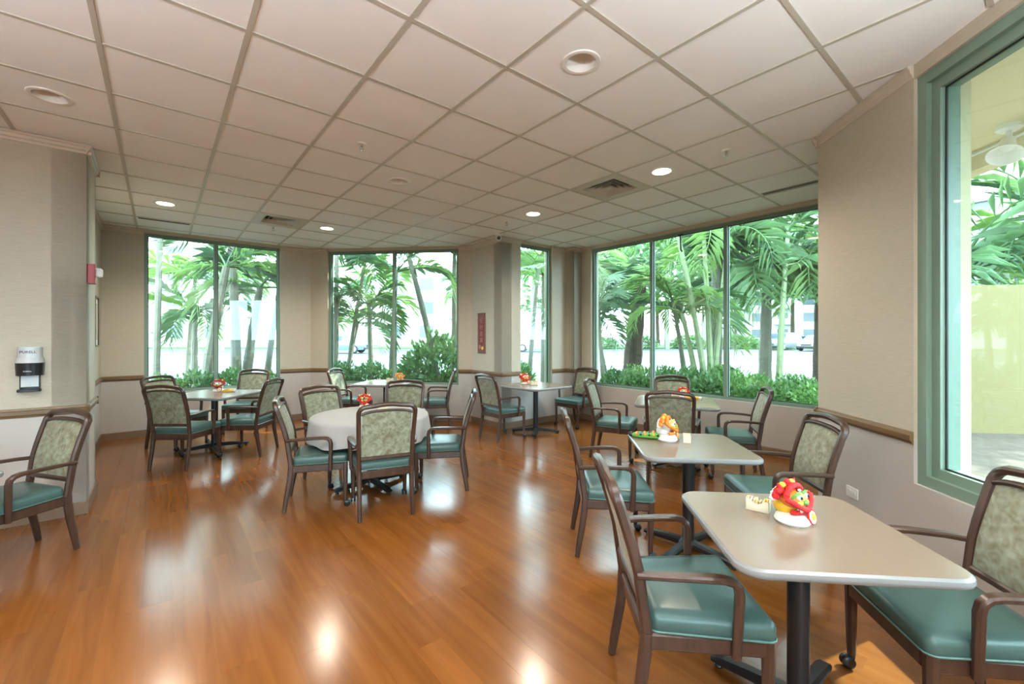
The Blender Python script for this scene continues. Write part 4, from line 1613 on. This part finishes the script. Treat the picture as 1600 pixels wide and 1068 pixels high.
for k in range(3):
    p = W(4.75 + k * .45, 6.75)
    shrub(p.x, p.y, .40, q.uniform(.46, .56), 'leafy hedge shrub outside the narrow window, ' + ORD[k], 'hedge outside the narrow window')

# strap-leaved plant by the right edge of the wide window
t = thing('strap_leaf_plant', 'dark strap leaved plant in the right corner of the wide right window', 'plant', (4.62, 6.65, GZ), .4)
for k in range(14):
    a = k * 2.4
    el = .5 + .55 * (k / 14)
    L_ = .62 - .012 * k
    mb = MB()
    pts = [Vector((math.cos(a) * math.cos(el) * L_ * f, math.sin(a) * math.cos(el) * L_ * f, .32 + math.sin(el) * L_ * f - .16 * f * f)) for f in (0, .25, .5, .75, 1)]
    mb.sweep(pts, [.05, .075, .07, .05, .008], .008, (-math.sin(a), math.cos(a), 0))
    mb.build('leaf', M['frond'], t)
MB().tube([(0, 0, -.02), (0, 0, .36)], [.05, .04], 10).build('stem', M['bark'], t)

# ------------------------------------------------------------------ far trees, hedge, buildings
TL = [leafy('crown', s, 1500, M['treeleaf'], lw=.045, ll=.12) for s in (11, 12)]
for n, (x, y, r) in enumerate([(3, 62, 8), (12, 60, 9), (21, 62, 10), (31, 60, 10), (41, 63, 11), (53, 62, 11), (66, 66, 11)]):
    t = thing('street_tree', 'leafy tree standing beyond the street, ' + ORD[n], 'tree', (x, y, GZ), n, 'trees beyond the street')
    MB().tube([(0, 0, 0), (.2, 0, r * .5), (0, .2, r * .9)], [.3, .24, .15], 8).build('trunk', M['bark'], t)
    c = link('crown', TL[n % 2], t)
    c.location = (0, 0, r * 1.05)
    c.scale = (r, r, r * .8)
t = thing('sun_block_tree', 'large unseen leafy tree added right of the wide window to block sun', 'tree', (7.6, 8.5, GZ))  # out-of-view tree, added so its crown holds back the sun
MB().tube([(0, 0, -.05), (.1, 0, 3.0), (0, .1, 6.4)], [.22, .18, .08], 10).build('trunk', M['bark'], t)
for k, (dx, dy, dz, r) in enumerate([(0, 0, 6.6, 2.3), (-1.5, .3, 6.3, 1.7), (1.2, -1.0, 5.6, 1.7)]):
    c = link('crown', TL[k % 2], t)
    c.location = (dx, dy, dz)
    c.scale = (r, r, r * .8)
for n in range(12):
    x = -6 + n * 5.0
    t = thing('street_hedge', 'clipped hedge block across the street, ' + ORD[n], 'hedge', (x, 46.2 + .3 * (n % 2), GZ), n, 'hedge across the street')
    c = link('foliage', SH[n % 3], t)
    c.scale = (2.5, 1.4, 1.1)
    c.location = (0, 0, .5)


def building(x, y, w, d, h, rz, lab, floors, cols_):
    t = thing('apartment_building', lab, 'building', (x, y, GZ), rz, 'buildings across the street')
    MB().box(-w / 2, w / 2, 0, d, 0, h).build('wall', M['bwhite'], t, smooth=False)
    MB().box(-w / 2 - .4, w / 2 + .4, -.4, d + .4, h, h + .5).build('roof', M['concrete'], t, smooth=False)
    wm = MB().box(-.9, .9, -.06, .02, 0, 1.6).mesh('window', M['bpane'], smooth=False)
    bm_ = MB().box(-1.6, 1.6, -1.1, 0, -.15, 0).box(-1.6, 1.6, -1.1, -1.02, 0, .95).mesh('balcony', M['concrete'], smooth=False)
    for f in range(floors):
        for c in range(cols_):
            xx = -w / 2 + w * (c + .5) / cols_
            o = link('window', wm, t)
            o.location = (xx, 0, 1.2 + f * 3.1)
            if f and c % 2 == 0:
                o = link('balcony', bm_, t)
                o.location = (xx, 0, .75 + f * 3.1)


building(-36, 52, 30, 12, 13, .12, 'white apartment block across the street at far left', 4, 7)
building(-9, 56, 17, 12, 10, -.05, 'white apartment block seen through the far middle window', 3, 4)
building(60, 80, 40, 14, 16, -.2, 'long white apartment block across the street at right', 5, 9)
building(40, 30, 14, 10, 12, -1.0, 'white apartment block beyond the garden wall', 4, 4)


# ------------------------------------------------------------------ cars
def car(x, y, rz, paint, lab, suv=False):
    t = thing('parked_car', lab, 'car', (x, y, GZ + .02), rz)
    L_, hw = (4.6, .92) if suv else (4.5, .88)
    H_ = 1.70 if suv else 1.44
    belt = 1.02 if suv else .92
    # stations along the length: (position, half width, sill, belt, roof)
    st = [(-L_ / 2, .74, .42, .72, .74), (-L_ / 2 + .12, hw * .93, .30, belt - .16, belt - .14), (-L_ / 2 + .75, hw, .26, belt - .03, belt), (-L_ / 2 + 1.15, hw, .26, belt, belt + .04),
          (-L_ / 2 + 1.75, hw, .26, belt, H_ - .06), (-.05, hw, .26, belt, H_), (.75, hw, .26, belt, H_ - .02),
          (L_ / 2 - (.30 if suv else .95), hw, .26, belt, H_ - (.10 if suv else .16)), (L_ / 2 - (.10 if suv else .40), hw * .97, .28, belt, belt + (.30 if suv else .04)),
          (L_ / 2 - .05, hw * .93, .34, belt - .06, belt - .02), (L_ / 2, hw * .85, .42, belt - .2, belt - .18)]

    def sec(s):
        p, w, a, b, r = s
        k = .80 if r > b + .1 else .95
        return [Vector((p, y_, z_)) for y_, z_ in ((-w * .96, a), (-w, (a + b) / 2), (-w * .97, b), (-w * k, r), (w * k, r), (w * .97, b), (w, (a + b) / 2), (w * .96, a))]
    MB().loft([sec(s) for s in st]).build('body', M[paint], t, angle=30)
    # glass
    def side_glass(i, j, s):
        A, B = st[i], st[j]
        P = []
        for q_, f in ((A, .12), (B, .12), (B, .88), (A, .88)):
            w0, w1 = q_[1] * .97, q_[1] * .80
            P.append(Vector((q_[0], s * (w0 + (w1 - w0) * f + .012), q_[3] + (q_[4] - q_[3]) * f)))
        return MB().loft([P, [p - Vector((0, s * .03, 0)) for p in P]])
    for s in (-1, 1):
        side_glass(4, 5, s).build('side_window', M['carglass'], t, smooth=False)
        side_glass(5, 6, s).build('side_window', M['carglass'], t, smooth=False)
        side_glass(6, 7, s).build('side_window', M['carglass'], t, smooth=False)
    for i, j, nm in ((3, 4, 'windscreen'), (8, 7, 'rear_window')):
        A, B = st[i], st[j]
        P = []
        for f, q0 in ((.1, -1), (.1, 1), (.92, 1), (.92, -1)):
            x_ = A[0] + (B[0] - A[0]) * f
            z_ = A[4] + (B[4] - A[4]) * f
            w_ = (A[1] * .9 + (B[1] * .76 - A[1] * .9) * f)
            P.append(Vector((x_, q0 * w_, z_ + .012)))
        MB().loft([P, [p - Vector((0, 0, .03)) for p in P]]).build(nm, M['carglass'], t, smooth=False)
    for sx in (-L_ / 2 + .85, L_ / 2 - .85):
        for s in (-1, 1):
            wh = MB().lathe([(.20, -.10), (.32, -.09), (.34, 0), (.32, .09), (.20, .10)], 24, (sx, s * (hw - .08), .34), m=Matrix.Rotation(pi / 2, 4, 'X')).build('wheel', M['tyre'], t)
            MB().lathe([(0, -.03), (.10, -.03), (.20, -.01), (.21, .01), (0, .02)], 18, (sx, s * (hw + .015), .34), m=Matrix.Rotation(s * -pi / 2, 4, 'X')).build('hub_cap', M['steel'], wh)
    for s in (-1, 1):
        MB().ball((-L_ / 2 + .10, s * .62, .66), (.10, .17, .07), 12, 8).build('headlight', M['white'], t)
        MB().ball((L_ / 2 - .06, s * .66, .80), (.06, .13, .08), 12, 8).build('tail_light', M['alarm'], t)
    MB().box(-L_ / 2 - .02, -L_ / 2 + .06, -.42, .42, .50, .64).build('grille', M['rubber'], t)
    MB().box(-L_ / 2 - .04, -L_ / 2 + .10, -.78, .78, .34, .46).build('bumper', M['tyre'], t)


car(26.6, 42.5, .55, 'carsilver', 'silver sport utility car parked across the street, left of the pale sedan', True)
car(27.9, 39.3, .55, 'carwhite', 'pale sedan parked in front of the silver sport utility car')
car(-13.4, 33.5, pi, 'carblue', 'pale blue sedan seen through the far middle window')
car(2.4, 37.0, pi - .1, 'carwhite', 'white sport utility car seen through the narrow window', True)
car(35.0, 50.5, .3, 'carsilver', 'silver car parked behind the others across the street')
